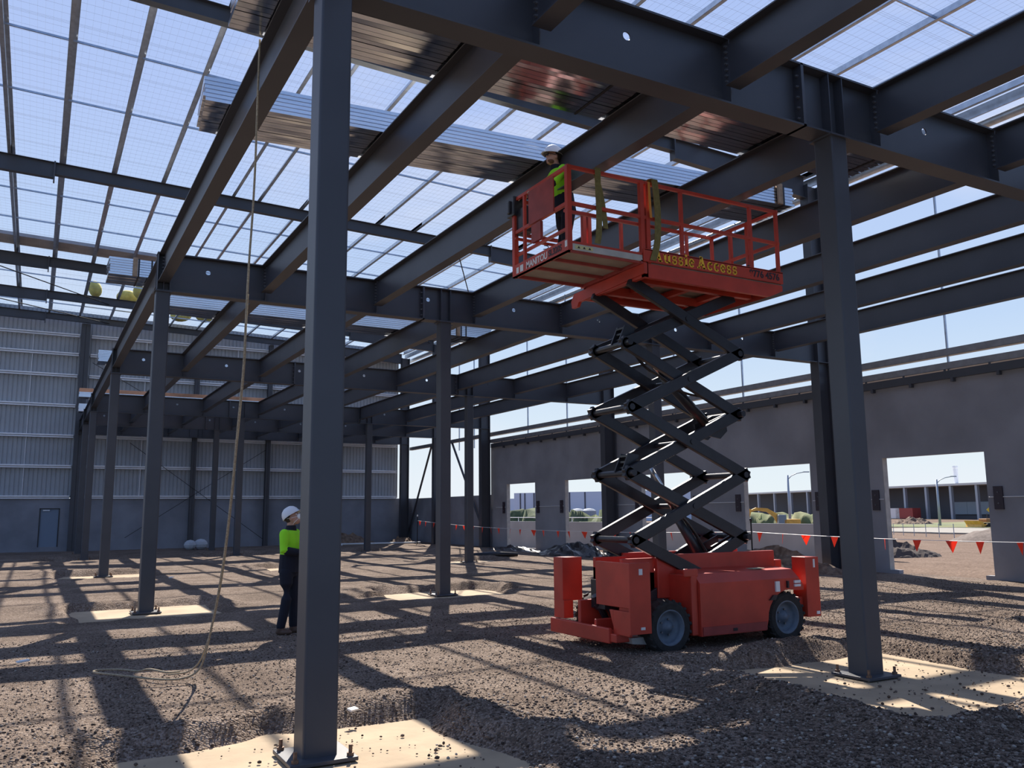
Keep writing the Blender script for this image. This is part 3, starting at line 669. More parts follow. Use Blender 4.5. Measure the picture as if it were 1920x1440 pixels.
for k in range(12):
    xa = -4.5+k*.74
    m.add([(xa, 36.35, ZR(xa)+.23), (xa+.74, 36.35, ZR(xa+.74)+.23), (xa+.74, 37.6, ZR(xa+.74)+.23), (xa, 37.6, ZR(xa)+.23), (xa, 36.35, ZR(xa)+.36), (xa+.74, 36.35, ZR(xa+.74)+.36), (xa+.74, 37.6, ZR(xa+.74)+.36), (xa, 37.6, ZR(xa)+.36)], [(0, 1, 2, 3), (7, 6, 5, 4), (0, 1, 5, 4), (2, 3, 7, 6), (3, 0, 4, 7), (1, 2, 6, 5)])
t = tag(m.obj('roof_sheet_pack', mat('sheet_pack_grey', (.36, .36, .38), .6, var=.1, scale=2)), 'pale grey pack of roof sheets lying across the far roof at left', 'roof sheets')
# insulation rolls on the roof
for i, (x, y, z, rx, rz_) in enumerate(((1.93, 44.9, 0, .30, .40), (3.45, 45.6, 0, .55, .36), (4.05, 44.3, 0, .55, .36), (6.3, 48.0, 0, .8, .34), (7.4, 47.4, 0, .6, .30))):
    m = MB().ell((0, 0, 0), (rx, .45, rz_), 14, 9)
    o = m.obj('insulation_roll', yins, smooth=True); o.location = (x, y, ZR(x)+.24+rz_); o.rotation_euler = (0, .25*(i % 3-1), .3*i)
    tag(o, 'yellow insulation roll on the roof, %s' % ['small upright one at the left', 'big one left of the edge beam', 'one above the edge beam end', 'one right of the left columns', 'lower one by the roof bracing'][i], 'insulation', 'insulation rolls on the roof')
# ------------------------------------------------------------------ outside the openings
def P2(px, depth, z=0.):
    a = math.atan((px-962.5)*cp/FPX); return at_depth(px, depth/math.cos(a), z)
GZ = -.9
wl = MB().box(25, 25.18, 19.3, 62, -.8, 1.2); struct(wl.obj('wall_outer', outerc), 'low grey precast wall standing outside the right wall')
m = MB(); m.tube([(25.1, 30, 1.42), (25.1, 62, 1.42)], .02, 6)
for k in range(12): m.tube([(25.1, 30+k*2.9, 1.2), (25.1, 30+k*2.9, 1.45)], .02, 6)
tag(m.obj('handrail', galvw), 'thin pale handrail on top of the low outer wall', 'railing')
def wedge_building(name, pa, pb, zt, depth, label, wallm, posts, awn=True, joints=(), extra=None):
    d = (pb-pa); L = d.length; rz = math.atan2(d.y, d.x)
    t = thing(name, label, 'building', (pa.x, pa.y, GZ-.3), rz)
    h = zt-GZ+.3
    if awn:
        MB().box(0, L, -7, -6.6, 0, h-.5).obj('back_wall', wallm, t) if False else MB().box(0, L, 7, depth, 0, h-.4).obj('wall', wallm, t)
        m = MB(); m.box(-1, L+1, -.3, 7.2, h-.5, h); m.obj('fascia', roofc, t)
        m = MB(); m.add([(-1, 0, h), (L+1, 0, h), (L+1, depth, h+2.2), (-1, depth, h+2.2), (-1, 0, h-.2), (L+1, 0, h-.2), (L+1, depth, h), (-1, depth, h)], [(0, 1, 2, 3), (4, 5, 1, 0), (7, 6, 5, 4), (1, 5, 6, 2), (0, 3, 7, 4), (3, 2, 6, 7)]); m.obj('roof', roofc, t)
        for x in posts: MB().box(x-.35, x+.35, 0, .7, 0, h-.5).obj('awning_post', polem, t)
    else:
        MB().box(0, L, 0, depth, 0, h).obj('wall', wallm, t)
        for x in joints: MB().box(x-.2, x+.2, -.1, .05, 0, h-.1).obj('panel_joint', shed, t)
    return t, L, h
A = P2(1330, 330, 0); B = P2(2150, 165, 0)
t, L, h = wedge_building('warehouse', A, B, 7.9, 60, 'long dark grey warehouse with white awning fascia seen through the nearest openings', shed, [])
def xon(px):
    best = None
    for k in range(2001):
        q = A.lerp(B, k/2000); e = abs(proj(q.x, q.y, 3)[0]-px)
        if best is None or e < best[0]: best = (e, k/2000*L)
    return best[1]
for px in (1360, 1390, 1422, 1452, 1483, 1514, 1560, 1610, 1655, 1697, 1737, 1783, 1832, 1890, 1950): x = xon(px); MB().box(x-.35, x+.35, 0, .7, 0, h-.5).obj('awning_post', polem, t)
for px, r, hh in ((1748, .7, 4.2), (1822, 1.5, 4.6)):
    x = xon(px); c = MB().lathe([(r*.8, 0), (r*.8, hh), (r, hh+.1), (r, hh+.6)], (x, 8, h), 'z', 12).obj('chimney', galvw, t)
for k, px in enumerate((1760, 1785, 1808, 1835)):
    x = xon(px); MB().box(x-2.2, x+2.2, 6.5, 7.0, 1.5, 4.6).obj('roller_door', mat('pale_door', (.30, .37, .42), .7), t)
for px, w_, c in ((1690, 2.6, 'white_truck'), (1712, 3.2, 'red_truck')):
    x = xon(px); MB().box(x-w_, x+w_, -3, -.5, .5, 3.2).obj('loading_skip', wht if c[0] == 'w' else redd, t)
A2 = P2(962, 262); B2 = P2(1330, 235)
dd = (B2-A2).length
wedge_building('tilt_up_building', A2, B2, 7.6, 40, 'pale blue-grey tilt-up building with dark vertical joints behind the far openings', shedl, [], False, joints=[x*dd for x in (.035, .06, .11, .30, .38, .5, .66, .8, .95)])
A3 = P2(900, 335); B3 = P2(990, 322)
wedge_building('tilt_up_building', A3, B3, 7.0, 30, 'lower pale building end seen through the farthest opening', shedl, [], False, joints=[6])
def tank(px, label):
    p = P2(px, 190, GZ); t = thing('water_tank', label, 'tank', (p.x, p.y, GZ), 0, 'water tanks')
    MB().lathe([(1.6, 0), (1.6, 2.9), (1.0, 3.3), (.2, 3.4)], (0, 0, 0), 'z', 20).obj('tank_body', mat('tank_grey', (.28, .32, .36), .7), t)
tank(1078, 'left pale round water tank seen through the second farthest opening'); tank(1099, 'right pale round water tank seen through the second farthest opening')
def hedge_obj(p0, p1, z0, z1, w, m_, name, label, cat, n=60, kind=None):
    m = MB(); d = (p1-p0); L = d.length; u = d.normalized(); v = Vector((-u.y, u.x, 0))
    vs = []; fs = []; K = 9
    for i in range(n+1):
        c = p0+u*(L*i/n)
        for k in range(K):
            a = PI*k/(K-1); q = 1+.35*(float(vnoise(np.array(i*.37), np.array(k*.8), 1, 41))-.5)*2*(1 if 0 < k < K-1 else 0)
            vs.append((c.x+v.x*math.cos(a)*w*q, c.y+v.y*math.cos(a)*w*q, z0+(z1-z0)*math.sin(a)*q))
    for i in range(n):
        for k in range(K-1): a = i*K+k; fs.append((a, a+K, a+K+1, a+1))
        a = i*K; fs.append((a, a+K-1, a+2*K-1, a+K))
    fs += [tuple(range(K)), tuple(range(n*K, n*K+K))]
    o = m.add(vs, fs).obj(name, m_, smooth=True); return tag(o, label, cat, kind=kind)
hedge_obj(P2(900, 86, 0), P2(1150, 70, 0), GZ, 1.45, 2.2, hedge, 'hedge', 'row of dense green shrubs behind the low outer wall', 'shrubs', 90, 'stuff')
hedge_obj(P2(1340, 150, 0), P2(1560, 140, 0), GZ, .95, 6, grassf, 'grass_bank', 'pale green grass bank in front of the warehouse', 'grass', 60, 'stuff')
for (pa, da, pb, db, dw, m_, nm, lab, ct, hz) in ((1620, 100, 1900, 84, 22, road, 'road', 'pale concrete road crossing beyond the bare dirt yard', 'road', .03), (1620, 126, 1900, 110, 60, grassf, 'grass_verge', 'green grass verge between road and warehouse', 'grass', .05)):
    a, b = P2(pa, da), P2(pb, db); u = (b-a).normalized(); v = Vector((-u.y, u.x, 0)); v = v if v.dot(a) > 0 else -v
    q = MB(); c = [a-u*10, b+u*60, b+u*60+v*dw, a-u*10+v*dw]; z = GZ+.06
    q.add([(p.x, p.y, z-.3) for p in c]+[(p.x, p.y, z+hz+.05) for p in c], [(0, 1, 2, 3), (7, 6, 5, 4), (0, 1, 5, 4), (1, 2, 6, 5), (2, 3, 7, 6), (3, 0, 4, 7)])
    o = q.obj(nm, m_); struct(o, lab)
def light_pole(px, d, hh, label):
    p = P2(px, d, GZ); t = thing('street_lamp', label, 'street lamp', (p.x, p.y, GZ), -.5, 'street lamps')
    MB().tube([(0, 0, -.3), (0, 0, hh)], [.20, .13], 10).obj('pole', polem, t, smooth=True)
    MB().tube([(0, 0, hh-.6), (.5, 0, hh-.1), (1.3, 0, hh+.25), (2.3, 0, hh+.42)], .06, 8).obj('arm', polem, t, smooth=True)
    MB().box(2.2, 3.0, -.15, .15, hh+.36, hh+.50).obj('lamp_head', polem, t)
light_pole(1741, 130, 7.0, 'tall pale street lamp seen through the nearest wall opening')
light_pole(1467, 119, 7.4, 'tall pale street lamp seen through the opening left of the double columns')
def gp(px, y):                                  # point on the outside ground
    for d in np.arange(22, 400, .5):
        p = P2(px, d); z = float(oz(np.array(p.x), np.array(p.y)))
        if proj(p.x, p.y, z)[1] <= y: return Vector((p.x, p.y, z))
g = gp(1828, 1016); rubble('gravel_heap', (g.x+1.5, g.y, g.z), 3.4, 3.0, 1.05, mat('gravel_pile', (.11, .083, .066), .95, col2=(.18, .14, .115), scale=5, bump=.8, bscale=10), 'smooth brown-grey gravel heap in the yard, larger of two', 'gravel heap', seed=3, rough=.25)
g = gp(1875, 1022); rubble('gravel_heap', (g.x+2.0, g.y-.5, g.z), 2.4, 2.2, .8, MATS['gravel_pile'], 'smaller gravel heap cut off by the opening edge', 'gravel heap', seed=6, rough=.25)
g = gp(1690, 984); rubble('clod_heap', (g.x, g.y, g.z), 4.2, 3, 1.1, clod, 'rough brown clod heap beyond the pale road', 'dirt heap', seed=7, rough=1)
g = gp(1672, 1046); rubble('pit_stand_in', (g.x+.3, g.y+1, g.z), 2.6, 1.3, .55, mat('pit_dark_brown', (.07, .05, .04), .95, bump=.8, bscale=6), 'dark mound standing in for the pit beside the left jamb of the nearest opening', 'dirt heap', seed=9, rough=1)  # mound added in place of a pit, the pit's darkness in its colour
def dozer():
    g = gp(1835, 990); t = thing('dozer', 'brown and yellow dozer parked behind the gravel heap', 'dozer', (g.x, g.y, g.z), -.45)
    q = MB(); q.box(-1.2, 3.0, -.9, .9, .75, 1.25); q.obj('hood', brownm, t, bevel=.06)
    for s in (-1, 1):
        m = MB(); pts = [(-1.5, .35), (-1.2, .05), (2.6, .05), (3.0, .35), (2.6, .68), (-1.1, .68)]; m.prism(pts, 'y', s*1.0-.2, s*1.0+.2); m.obj('track', rub, t, bevel=.04)
    m = MB(); m.prism([(-2.6, .0), (-2.2, .05), (-2.05, .45), (-2.3, .9), (-2.75, 1.0), (-2.45, .5)], 'y', -1.8, 1.8); m.obj('blade', exca, t)
    m = MB(); m.box(1.2, 2.4, -.75, .75, 1.25, 1.75); m.obj('seat_cowl', brownm, t, bevel=.05); m = MB(); m.tube([(-.2, .5, 1.2), (-.2, .5, 1.9)], .07); m.obj('exhaust', blk, t)
    m = MB(); m.bar((-2.2, -1.1, .4), (.2, -1.1, .5), .12, .2); m.bar((-2.2, 1.1, .4), (.2, 1.1, .5), .12, .2); m.obj('push_arms', exca, t)
dozer()
def excavator():
    g = P2(1452, 100, GZ); t = thing('excavator', 'yellow excavator with arched boom behind the low outer wall', 'excavator', (g.x, g.y, GZ+.1), -.55)
    m = MB(); pts = [(0, .9), (-.5, 2.1), (-1.6, 2.75), (-2.9, 2.85), (-3.6, 2.55), (-3.5, 2.35), (-2.9, 2.5), (-1.7, 2.35), (-.9, 1.75), (-.5, .9)]; m.prism(pts, 'y', -.16, .16); m.obj('boom', exca, t)
    m = MB(); m.prism([(-3.7, 2.75), (-3.4, 2.6), (-3.9, 1.0), (-4.1, 1.0)], 'y', -.12, .12); m.obj('stick', exca, t)
    m = MB(); m.box(.0, 1.9, -.9, .9, .75, 1.5); m.obj('engine_house', exca, t, bevel=.08); m = MB(); m.box(-.6, .3, -.9, -.1, .8, 2.0); m.obj('cab', mat('cab_glass', (.2, .25, .28), .2), t, bevel=.05)
    for s in (-1, 1): m = MB(); m.box(-1.2, 1.4, s*.9-.25, s*.9+.25, -.1, .6); m.obj('track', rub, t, bevel=.15)
excavator()
g = P2(1460, 92, GZ); tag(MB().box(g.x-1.0, g.x+1.0, g.y-.8, g.y+.8, GZ-.05, GZ+1.1).obj('blue_container', mat('container_blue', (.12, .22, .42), .5), bevel=.03), 'small blue container behind the low outer wall', 'container')
g = P2(1836, 135, GZ); t = thing('warning_sign', 'yellow diamond warning sign by the far road', 'sign', (g.x, g.y, GZ), -.98)
MB().prism([(0, -.62), (.62, 0), (0, .62), (-.62, 0)], 'y', -.02, .02).obj('sign_face', mat('sign_yellow', (.75, .45, .03), .5), t, loc=(0, 0, 2.4)); MB().tube([(0, .05, -.2), (0, .05, 2.8)], .05).obj('sign_post', polem, t)
MB().box(-.06, .06, -.035, -.02, 2.1, 2.7).obj('sign_symbol', blkp, t)
def fence():
    a = gp(1655, 1003); b = gp(1765, 1010); n = 5
    t = thing('wire_fence', 'thin wire fence with posts between the dirt yard and the road', 'fence', (0, 0, 0))
    for k in range(n+1): p = a.lerp(b, k/n); MB().tube([p, p+Vector((0, 0, 1.1))], .03, 6).obj('fence_post', polem, t)
    m = MB()
    for z in (.4, .75, 1.05): m.tube([a+Vector((0, 0, z)), b+Vector((0, 0, z))], .008, 4)
    m.obj('fence_wire', galv, t)
fence()

# ------------------------------------------------------------------ scissor lift
T = thing('scissor_lift', 'raised red scissor lift with black crossing arms and wide red platform', 'scissor lift', (7.54, 9.1, 0.02))
ox, oy = 7.54, 9.1
def LB(name, m, **k):
    o = m.obj(name, k.pop('mat', red), k.pop('parent', T), **k)
    o.location = Vector((-ox, -oy, -.02)) if o.parent == T else Vector((0, 0, 0)); return o
m = MB()  # chassis
m.box(6.55, 8.98, 8.78, 9.42, .30, .95)
m.box(6.92, 8.95, 8.72, 8.78, .62, 1.16); m.box(6.92, 8.95, 9.42, 9.48, .62, 1.16)
m.box(8.95, 9.08, 8.72, 9.48, .55, 1.03)
LB('chassis', m, bevel=.01)
m = MB(); m.box(6.42, 6.92, 8.78, 8.84, .62, 1.12); m.box(6.42, 6.92, 9.36, 9.42, .62, 1.12); m.box(6.42, 6.5, 8.78, 9.42, .62, 1.0); LB('front_frame', m, bevel=.008)
# side engine covers
cov = MB(); cov.prism([(8.80, .20), (8.28, .20), (8.28, .80), (8.36, .92), (8.80, .98)], 'x', 0, 1) if False else None
def cover(y0, y1, s, name):
    m = MB(); prof = [(y0, .19), (y1, .19), (y1, .98), (y0+s*.10, .93), (y0, .82)]
    m.prism(prof, 'x', 7.20, 8.28)
    # part over the rear wheel with a cut-out arc
    arc = [(8.28, .19), (8.28, .30)]
    for k in range(9):
        a = PI-k*PI*.62/8; arc.append((8.70+.40*math.cos(a), .30+.40*math.sin(a)))
    poly = [(8.28, .19)]+[(8.72+.40*math.cos(PI-.0-k*PI*.60/8), .32+.36*math.sin(PI-k*PI*.60/8)) for k in range(9)]+[(8.98, .66), (8.98, .72), (8.90, .82), (8.28, .82)]
    m.prism(poly, 'y', *sorted((y0, y1-.02*s)))
    m.add([(8.28, y0, .82), (8.90, y0, .82), (8.88, y0+s*.1, .93), (8.28, y0+s*.1, .93), (8.28, y1, .98), (8.86, y1, .96), (8.28, y1, .8), (8.9, y1, .8)], [(0, 1, 2, 3), (3, 2, 5, 4), (0, 6, 7, 1), (0, 3, 4, 6), (1, 7, 5, 2), (4, 5, 7, 6)])
    return LB(name, m)
c1 = cover(8.26, 8.78, 1, 'engine_cover'); c2 = cover(9.94, 9.42, -1, 'engine_cover')
m = MB(); m.box(7.10, 7.20, 8.30, 8.78, .20, .92); m.box(7.0, 7.22, 8.30, 8.34, .90, 1.0); LB('hinge_cover', m, bevel=.015)
MB().box(7.22, 8.28, 8.245, 8.262, .20, .30).obj('lower_strip', redd, c1)
MB().box(7.70, 7.77, 8.240, 8.262, .225, .26).obj('latch_slot', blk, c1)
for (x0, x1, z0, z1, mm, nm) in ((8.46, 8.53, .66, .79, wht, 'decal'), (8.80, 8.91, .755, .79, wht, 'decal'), (8.80, 8.91, .71, .74, wht, 'decal')): MB().box(x0, x1, 8.238, 8.262, z0, z1).obj(nm, mm, c1)
MB().box(8.665, 8.69, 8.23, 8.262, .70, .79).obj('handle', blk, c1); MB().prism([(8.34, .56), (8.41, .62), (8.48, .62), (8.44, .56)], 'y', 8.235, 8.262).obj('black_scuff', blk, c1)
MB().box(8.25, 8.46, 8.42, 8.55, .945, .955).obj('faded_sticker', mat('sticker_olive', (.45, .45, .30), .6), c1)
# wheels
def wheel(x, y, s):
    t = bpy.data.objects.new('wheel', None); COL.objects.link(t); t.parent = T; t.location = (x-ox, y-oy, .322-.02)
    m = MB().lathe([(.205, -.10), (.21, -.118), (.285, -.125), (.313, -.10), (.320, 0), (.313, .10), (.285, .125), (.21, .118), (.205, .10), (.205, -.10)], (0, 0, 0), 'y', 40); m.f = m.f[:-2]; g_ = m
    for k in range(20):
        a = 2*PI*k/20
        for sd, o_ in ((-1, 0), (1, .15)):
            aa = a+o_; p = Vector((math.cos(aa)*.319, sd*.055, math.sin(aa)*.319)); q = Vector((math.cos(aa+.12)*.311, sd*.118, math.sin(aa+.12)*.311)); g_.bar(p, q, .034, .03, up=(math.cos(aa), 0, math.sin(aa)))
    g_.obj('tyre', rub, t)
    rm_ = MB().lathe([(.212, s*.118), (.196, s*.122), (.186, s*.05), (.15, s*.015), (.08, s*.03), (.072, s*.065), (.05, s*.07), (.044, s*.092)], (0, 0, 0), 'y', 32); del rm_.f[-2]; rm_.obj('rim', rim, t, smooth=True)
    n_ = MB()
    for k in range(5):
        a = 2*PI*k/5; c = Vector((math.cos(a)*.095, s*.03, math.sin(a)*.095)); n_.tube([c, c+Vector((0, s*.02, 0))], .012, 6)
    n_.obj('wheel_nuts', boltm, t)
for x in (6.76, 8.70):
    wheel(x, 8.42, -1); wheel(x, 9.78, 1)
LB('axle', MB().tube([(6.76, 8.5, .30), (6.76, 9.7, .30)], .05).tube([(8.70, 8.5, .30), (8.70, 9.7, .30)], .05), mat=blk)
# corner outrigger boxes
m = MB(); m.box(6.15, 6.19, 8.30, 8.97, .58, 1.10); m.box(6.15, 6.19, 8.30, 8.62, .26, .54); m.prism([(8.62, .54), (8.70, .54), (8.62, .34)], 'x', 6.15, 6.19); m.box(6.15, 6.46, 8.28, 8.31, .28, 1.10); m.box(6.19, 6.44, 8.31, 8.55, .28, 1.085)
ob1 = LB('outrigger_box', m, bevel=.005); MB().box(6.29, 6.34, 8.272, 8.283, .96, 1.03).obj('decal', wht, ob1); MB().box(6.30, 6.36, 8.272, 8.283, .33, .36).obj('decal', wht, ob1)
m = MB(); m.box(6.15, 6.46, 9.74, 9.96, .55, 1.11); m.box(6.15, 6.30, 9.72, 9.96, .33, .56); LB('outrigger_box', m, bevel=.006)
m = MB(); m.box(9.06, 9.31, 8.28, 8.52, .30, 1.08); ob3 = LB('outrigger_box', m, bevel=.008); MB().box(9.20, 9.23, 8.272, 8.283, .94, 1.05).obj('decal', wht, ob3); MB().box(9.22, 9.28, 8.272, 8.283, .33, .37).obj('decal', wht, ob3)
m = MB(); m.box(9.06, 9.31, 9.70, 9.94, .30, 1.08); LB('outrigger_box', m, bevel=.008)
m = MB(); m.box(6.10, 6.34, 8.50, 9.74, .17, .27); m.box(6.08, 6.13, 8.62, 9.95, .15, .33); m.box(6.13, 6.6, 8.95, 9.0, .17, .40); m.box(6.13, 6.55, 9.3, 9.36, .2, .6); LB('front_bumper', m, bevel=.012)
m = MB(); m.box(8.98, 9.12, 8.36, 9.86, .42, .56); LB('rear_beam', m, bevel=.01)
m = MB(); m.tube([(6.3, 9.0, .62), (6.5, 9.1, .42), (6.7, 9.1, .6)], .05).tube([(6.25, 9.15, .66), (6.45, 9.2, .36)], .045).tube([(6.3, 9.2, .5), (6.6, 9.25, .75)], .035).box(6.3, 6.55, 9.0, 9.3, .5, .85); LB('hydraulic_hoses', m, mat=blk)
m = MB(); m.prism([(6.3, .15), (6.6, .12), (6.62, .22), (6.28, .22)], 'y', 8.45, 8.7); LB('steering_knuckle', m, mat=alum)
MB().box(6.9, 7.0, 8.70, 8.72, .62, .66)
# scissor arms
JZ = [.51, 1.35, 2.185, 3.02, 3.86, 4.66]; XL, XR = 6.56, 8.45
def armobj(a, b, y, w=.068, h=.150, name='scissor_arm'):
    a = Vector((a[0], y, a[1])); b = Vector((b[0], y, b[1])); d = (b-a).normalized()*.07
    return LB(name, MB().bar(a-d, b+d, w, h), mat=blk, bevel=.008)
for k in range(5):
    z0, z1 = JZ[k], JZ[k+1]; xl = XL; xr = XR; xl2, xr2 = xl, xr
    if k == 4: xl2, xr2 = 6.66, 8.40
    odd = k % 2
    for yb, s in ((8.70, 1), (9.52, -1)):
        oA = 0 if odd else s*.075; oB = s*.075 if odd else 0
        armobj((xl, z0), (xr2, z1), yb+oA); armobj((xr, z0), (xl2, z1), yb+oB)
        c = MB().tube([(7.53, yb-.05, (z0+z1)/2), (7.53, yb+.12 if s > 0 else yb-.12, (z0+z1)/2)], .045, 14)
    LB('centre_pin', MB().tube([(7.53, 8.655, (z0+z1)/2), (7.53, 9.565, (z0+z1)/2)], .035, 14), mat=blk, smooth=False)
for k in range(1, 5):
    for x in (XL, XR):
        LB('pivot_tube', MB().tube([(x, 8.655, JZ[k]), (x, 9.565, JZ[k])], .042, 14), mat=blk)
for k in (2, 4):
    z = JZ[k]; m = MB()
    for y in (8.86, 9.02): m.prism([(XL-.05, z+.02), (XL+.18, z+.04), (XL+.22, z+.24), (XL+.06, z+.26)], 'y', y-.012, y+.012)
    for q in range(3): m.box(XL+.02+q*.01, XL+.08+q*.03, 8.85, 9.03, z+.06+q*.075, z+.085+q*.075)
    LB('cylinder_bracket', m, mat=blk)
for k in (1, 3):
    z = JZ[k]; m = MB()
    for y in (8.95, 9.2): m.prism([(XR-.42, z-.02-.1), (XR-.08, z+.02), (XR-.05, z-.22), (XR-.18, z-.33), (XR-.38, z-.30)], 'y', y-.014, y+.014)
    m.tube([(XR-.2, 8.93, z-.2), (XR-.2, 9.22, z-.2)], .03); LB('cylinder_bracket', m, mat=blk)
for a, b, c in (((8.15, .75), (7.1, 2.35), .60), ((8.2, 2.85), (6.85, 4.0), .58)):
    A_ = Vector((a[0], 9.07, a[1])); B_ = Vector((b[0], 9.07, b[1])); M_ = A_.lerp(B_, c)
    LB('lift_cylinder', MB().tube([A_, M_], .07, 16), mat=blk, smooth=True); LB('cylinder_rod', MB().tube([M_, B_], .035, 12), mat=mat('chrome_rod', (.6, .6, .62), .2, metal=1), smooth=True)
hp = [(8.1, 8.95, .9), (7.9, 8.98, 1.25), (7.75, 9.0, 1.5), (7.5, 9.0, 1.72), (7.2, 9.0, 2.0), (6.8, 8.95, 2.1), (6.7, 8.95, 2.35)]
for d_ in (0, .03, .06, .09): LB('hydraulic_hose', MB().tube(smoothpts([(x+d_*.4, y+d_, z+.03*math.sin(i*2+d_*60)) for i, (x, y, z) in enumerate(hp)]), .012, 6), mat=blk)
hq = [(6.7, 8.93, 3.95), (7.0, 8.95, 3.6), (7.3, 8.97, 3.5), (7.6, 8.95, 3.3), (8.0, 8.9, 3.25), (8.3, 8.9, 3.2)]
for d_ in (0, .03): LB('hydraulic_hose', MB().tube(smoothpts([(x, y+d_, z) for x, y, z in hq]), .012, 6), mat=blk)
# platform
Y0, Y1, X0, X1, X2 = 8.40, 9.79, 5.47, 6.62, 9.06
m = MB(); m.box(X1, X2-.25, Y0, Y0+.06, 4.655, 4.84); m.box(X1, X2-.25, Y1-.06, Y1, 4.655, 4.84); m.box(X1, X1+.06, Y0, Y1, 4.66, 4.84)
m.prism([(X2-.25, 4.655), (X2, 4.76), (X2, 4.84), (X2-.25, 4.84)], 'y', Y0, Y1)
for x in (7.2, 7.8, 8.4): m.box(x-.04, x+.04, Y0+.06, Y1-.06, 4.74, 4.82)
m.box(6.7, 8.75, Y0+.30, Y0+.38, 4.68, 4.80); m.box(6.7, 8.75, Y1-.38, Y1-.30, 4.68, 4.80)
LB('subframe', m)
m = MB(); m.prism([(Y0-.02, 4.70), (Y0-.02, 4.84), (Y1+.22, 4.80), (Y1+.30, 4.70), (Y1+.28, 4.60), (Y1+.15, 4.60), (Y1+.10, 4.66), (Y1+.02, 4.66)], 'x', X1-.02, X1+.03)
LB('end_channel', m)
LB('deck_panel', MB().box(X1, X2, Y0+.03, Y1-.03, 4.84, 4.89), mat=ply)
m = MB(); m.box(X0+.04, X1+.3, Y0+.02, Y1-.02, 4.875, 4.90); LB('extension_deck', m, mat=ply)
m = MB()
for y in (Y0+.02, Y0+.42, Y0+.85, Y1-.06): m.box(X0+.03, X1, y, y+.035, 4.835, 4.875)
m.box(X1-.05, X1, Y0, Y1, 4.83, 4.875); LB('deck_rib', m, mat=redd)
LB('extension_side', MB().box(X0+.05, X1, Y0, Y0+.03, 4.86, 4.94), mat=alum); LB('extension_side', MB().box(X0+.05, X1, Y1-.03, Y1, 4.86, 4.94), mat=alum)
st = LB('warning_sticker', MB().box(X0+.10, X0+.36, Y0-.003, Y0, 4.88, 4.925), mat=mat('sticker_yellow', (.62, .58, .28), .6))
for k in range(3): MB().prism([(X0+.13+k*.08, 4.888), (X0+.17+k*.08, 4.888), (X0+.15+k*.08, 4.915)], 'y', Y0-.006, Y0-.003).obj('hazard_triangle', blkp, st)
m = MB(); m.box(X0, X0+.03, Y0, Y1, 4.835, 5.0); m.box(X0, X0+.05, Y0, Y1, 4.835, 4.85); tb1 = LB('toe_board', m, mat=red)
m = MB(); m.box(X0, X1, Y0, Y0+.02, 4.94, 4.97); m.box(X0, X1, Y1-.02, Y1, 4.90, 5.0); LB('toe_board', m)
m = MB(); m.box(X1-.02, X2, Y0-.02, Y0, 4.86, 5.02); m.box(X1, X2, Y1, Y1+.02, 4.86, 5.02); m.box(X2-.02, X2, Y0, Y1, 4.86, 5.02); m.box(X1, X2, Y0-.02, Y0+.02, 5.01, 5.03); tb2 = LB('toe_board', m)
DK = 4.90; TR, MR = 5.93, 5.46
def post(x, y, z0, z1, w=.045, nm='rail_post'): LB(nm, MB().box(x-w/2, x+w/2, y-w/2, y+w/2, z0, z1), bevel=.004)
def rail(a, b, r=.022, nm='guard_rail'): LB(nm, MB().bar(a, b, r*2, r*2), bevel=.004)
for y in (Y0+.03, Y1-.03):
    post(X0+.03, y, DK-.04, TR, .065); 
    for x in (7.28, 8.52): post(x, y, DK, TR)
    post(X2-.03, y, DK-.02, TR+.01)
    for w_ in (X1, X1+.09): post(w_, y, DK-.05, TR+.02, .06)
    for z in (TR, MR): rail((X0, y, z), (X1, y, z)); rail((X1, y, z), (X2, y, z))
    rail((X0, y+.05 if y < 9 else y-.05, MR-.09), (X1+.9, y+.05 if y < 9 else y-.05, MR-.09), .018)
post(X0+.03, 9.5, DK-.04, TR, .04)
for z in (TR, MR): rail((X0+.03, Y0, z), (X0+.03, Y1, z)); rail((X2-.03, Y0, z), (X2-.03, Y1, z))
rail((X0+.05, Y0, DK+.25), (X0+.05, Y1, DK+.25), .018)
for x, y in ((8.85, 9.0), (8.85, 9.35)): post(x+.18, y, DK, TR, .05)
rail((8.75, 9.0, 5.2), (X2, 9.0, 5.2)); 
LB('gate_latch', MB().box(8.98, 9.06, 8.92, 8.98, 5.15, 5.28), mat=blk); LB('hanging_tag', MB().bar((9.0, 9.2, 5.15), (9.02, 9.28, 5.08), .07, .005), mat=wht)
LB('instruction_panel', MB().box(X0-.005, X0+.012, 8.72, 9.34, 5.44, 5.90), mat=redd); LB('document_box', MB().box(X0, X0+.04, 9.05, 9.28, 5.18, 5.42), mat=redd)
m = MB(); m.box(X0-.03, X0+.16, Y1-.10, Y1+.10, 5.70, 5.97); m.box(X0+.03, X0+.17, Y1-.30, Y1-.06, 5.42, 5.78); m.box(X0-.06, X0-.02, Y1-.02, Y1+.05, 5.74, 5.92); LB('control_box', m, mat=blk, bevel=.012)
coil = [(X0+.10+.03*math.cos(k*.9), 9.05+.0+.012*k*.3+.03*math.sin(k*.9), 5.12-.006*k) for k in range(40)]
LB('coiled_cable', MB().tube(coil, .006, 5), mat=blk)
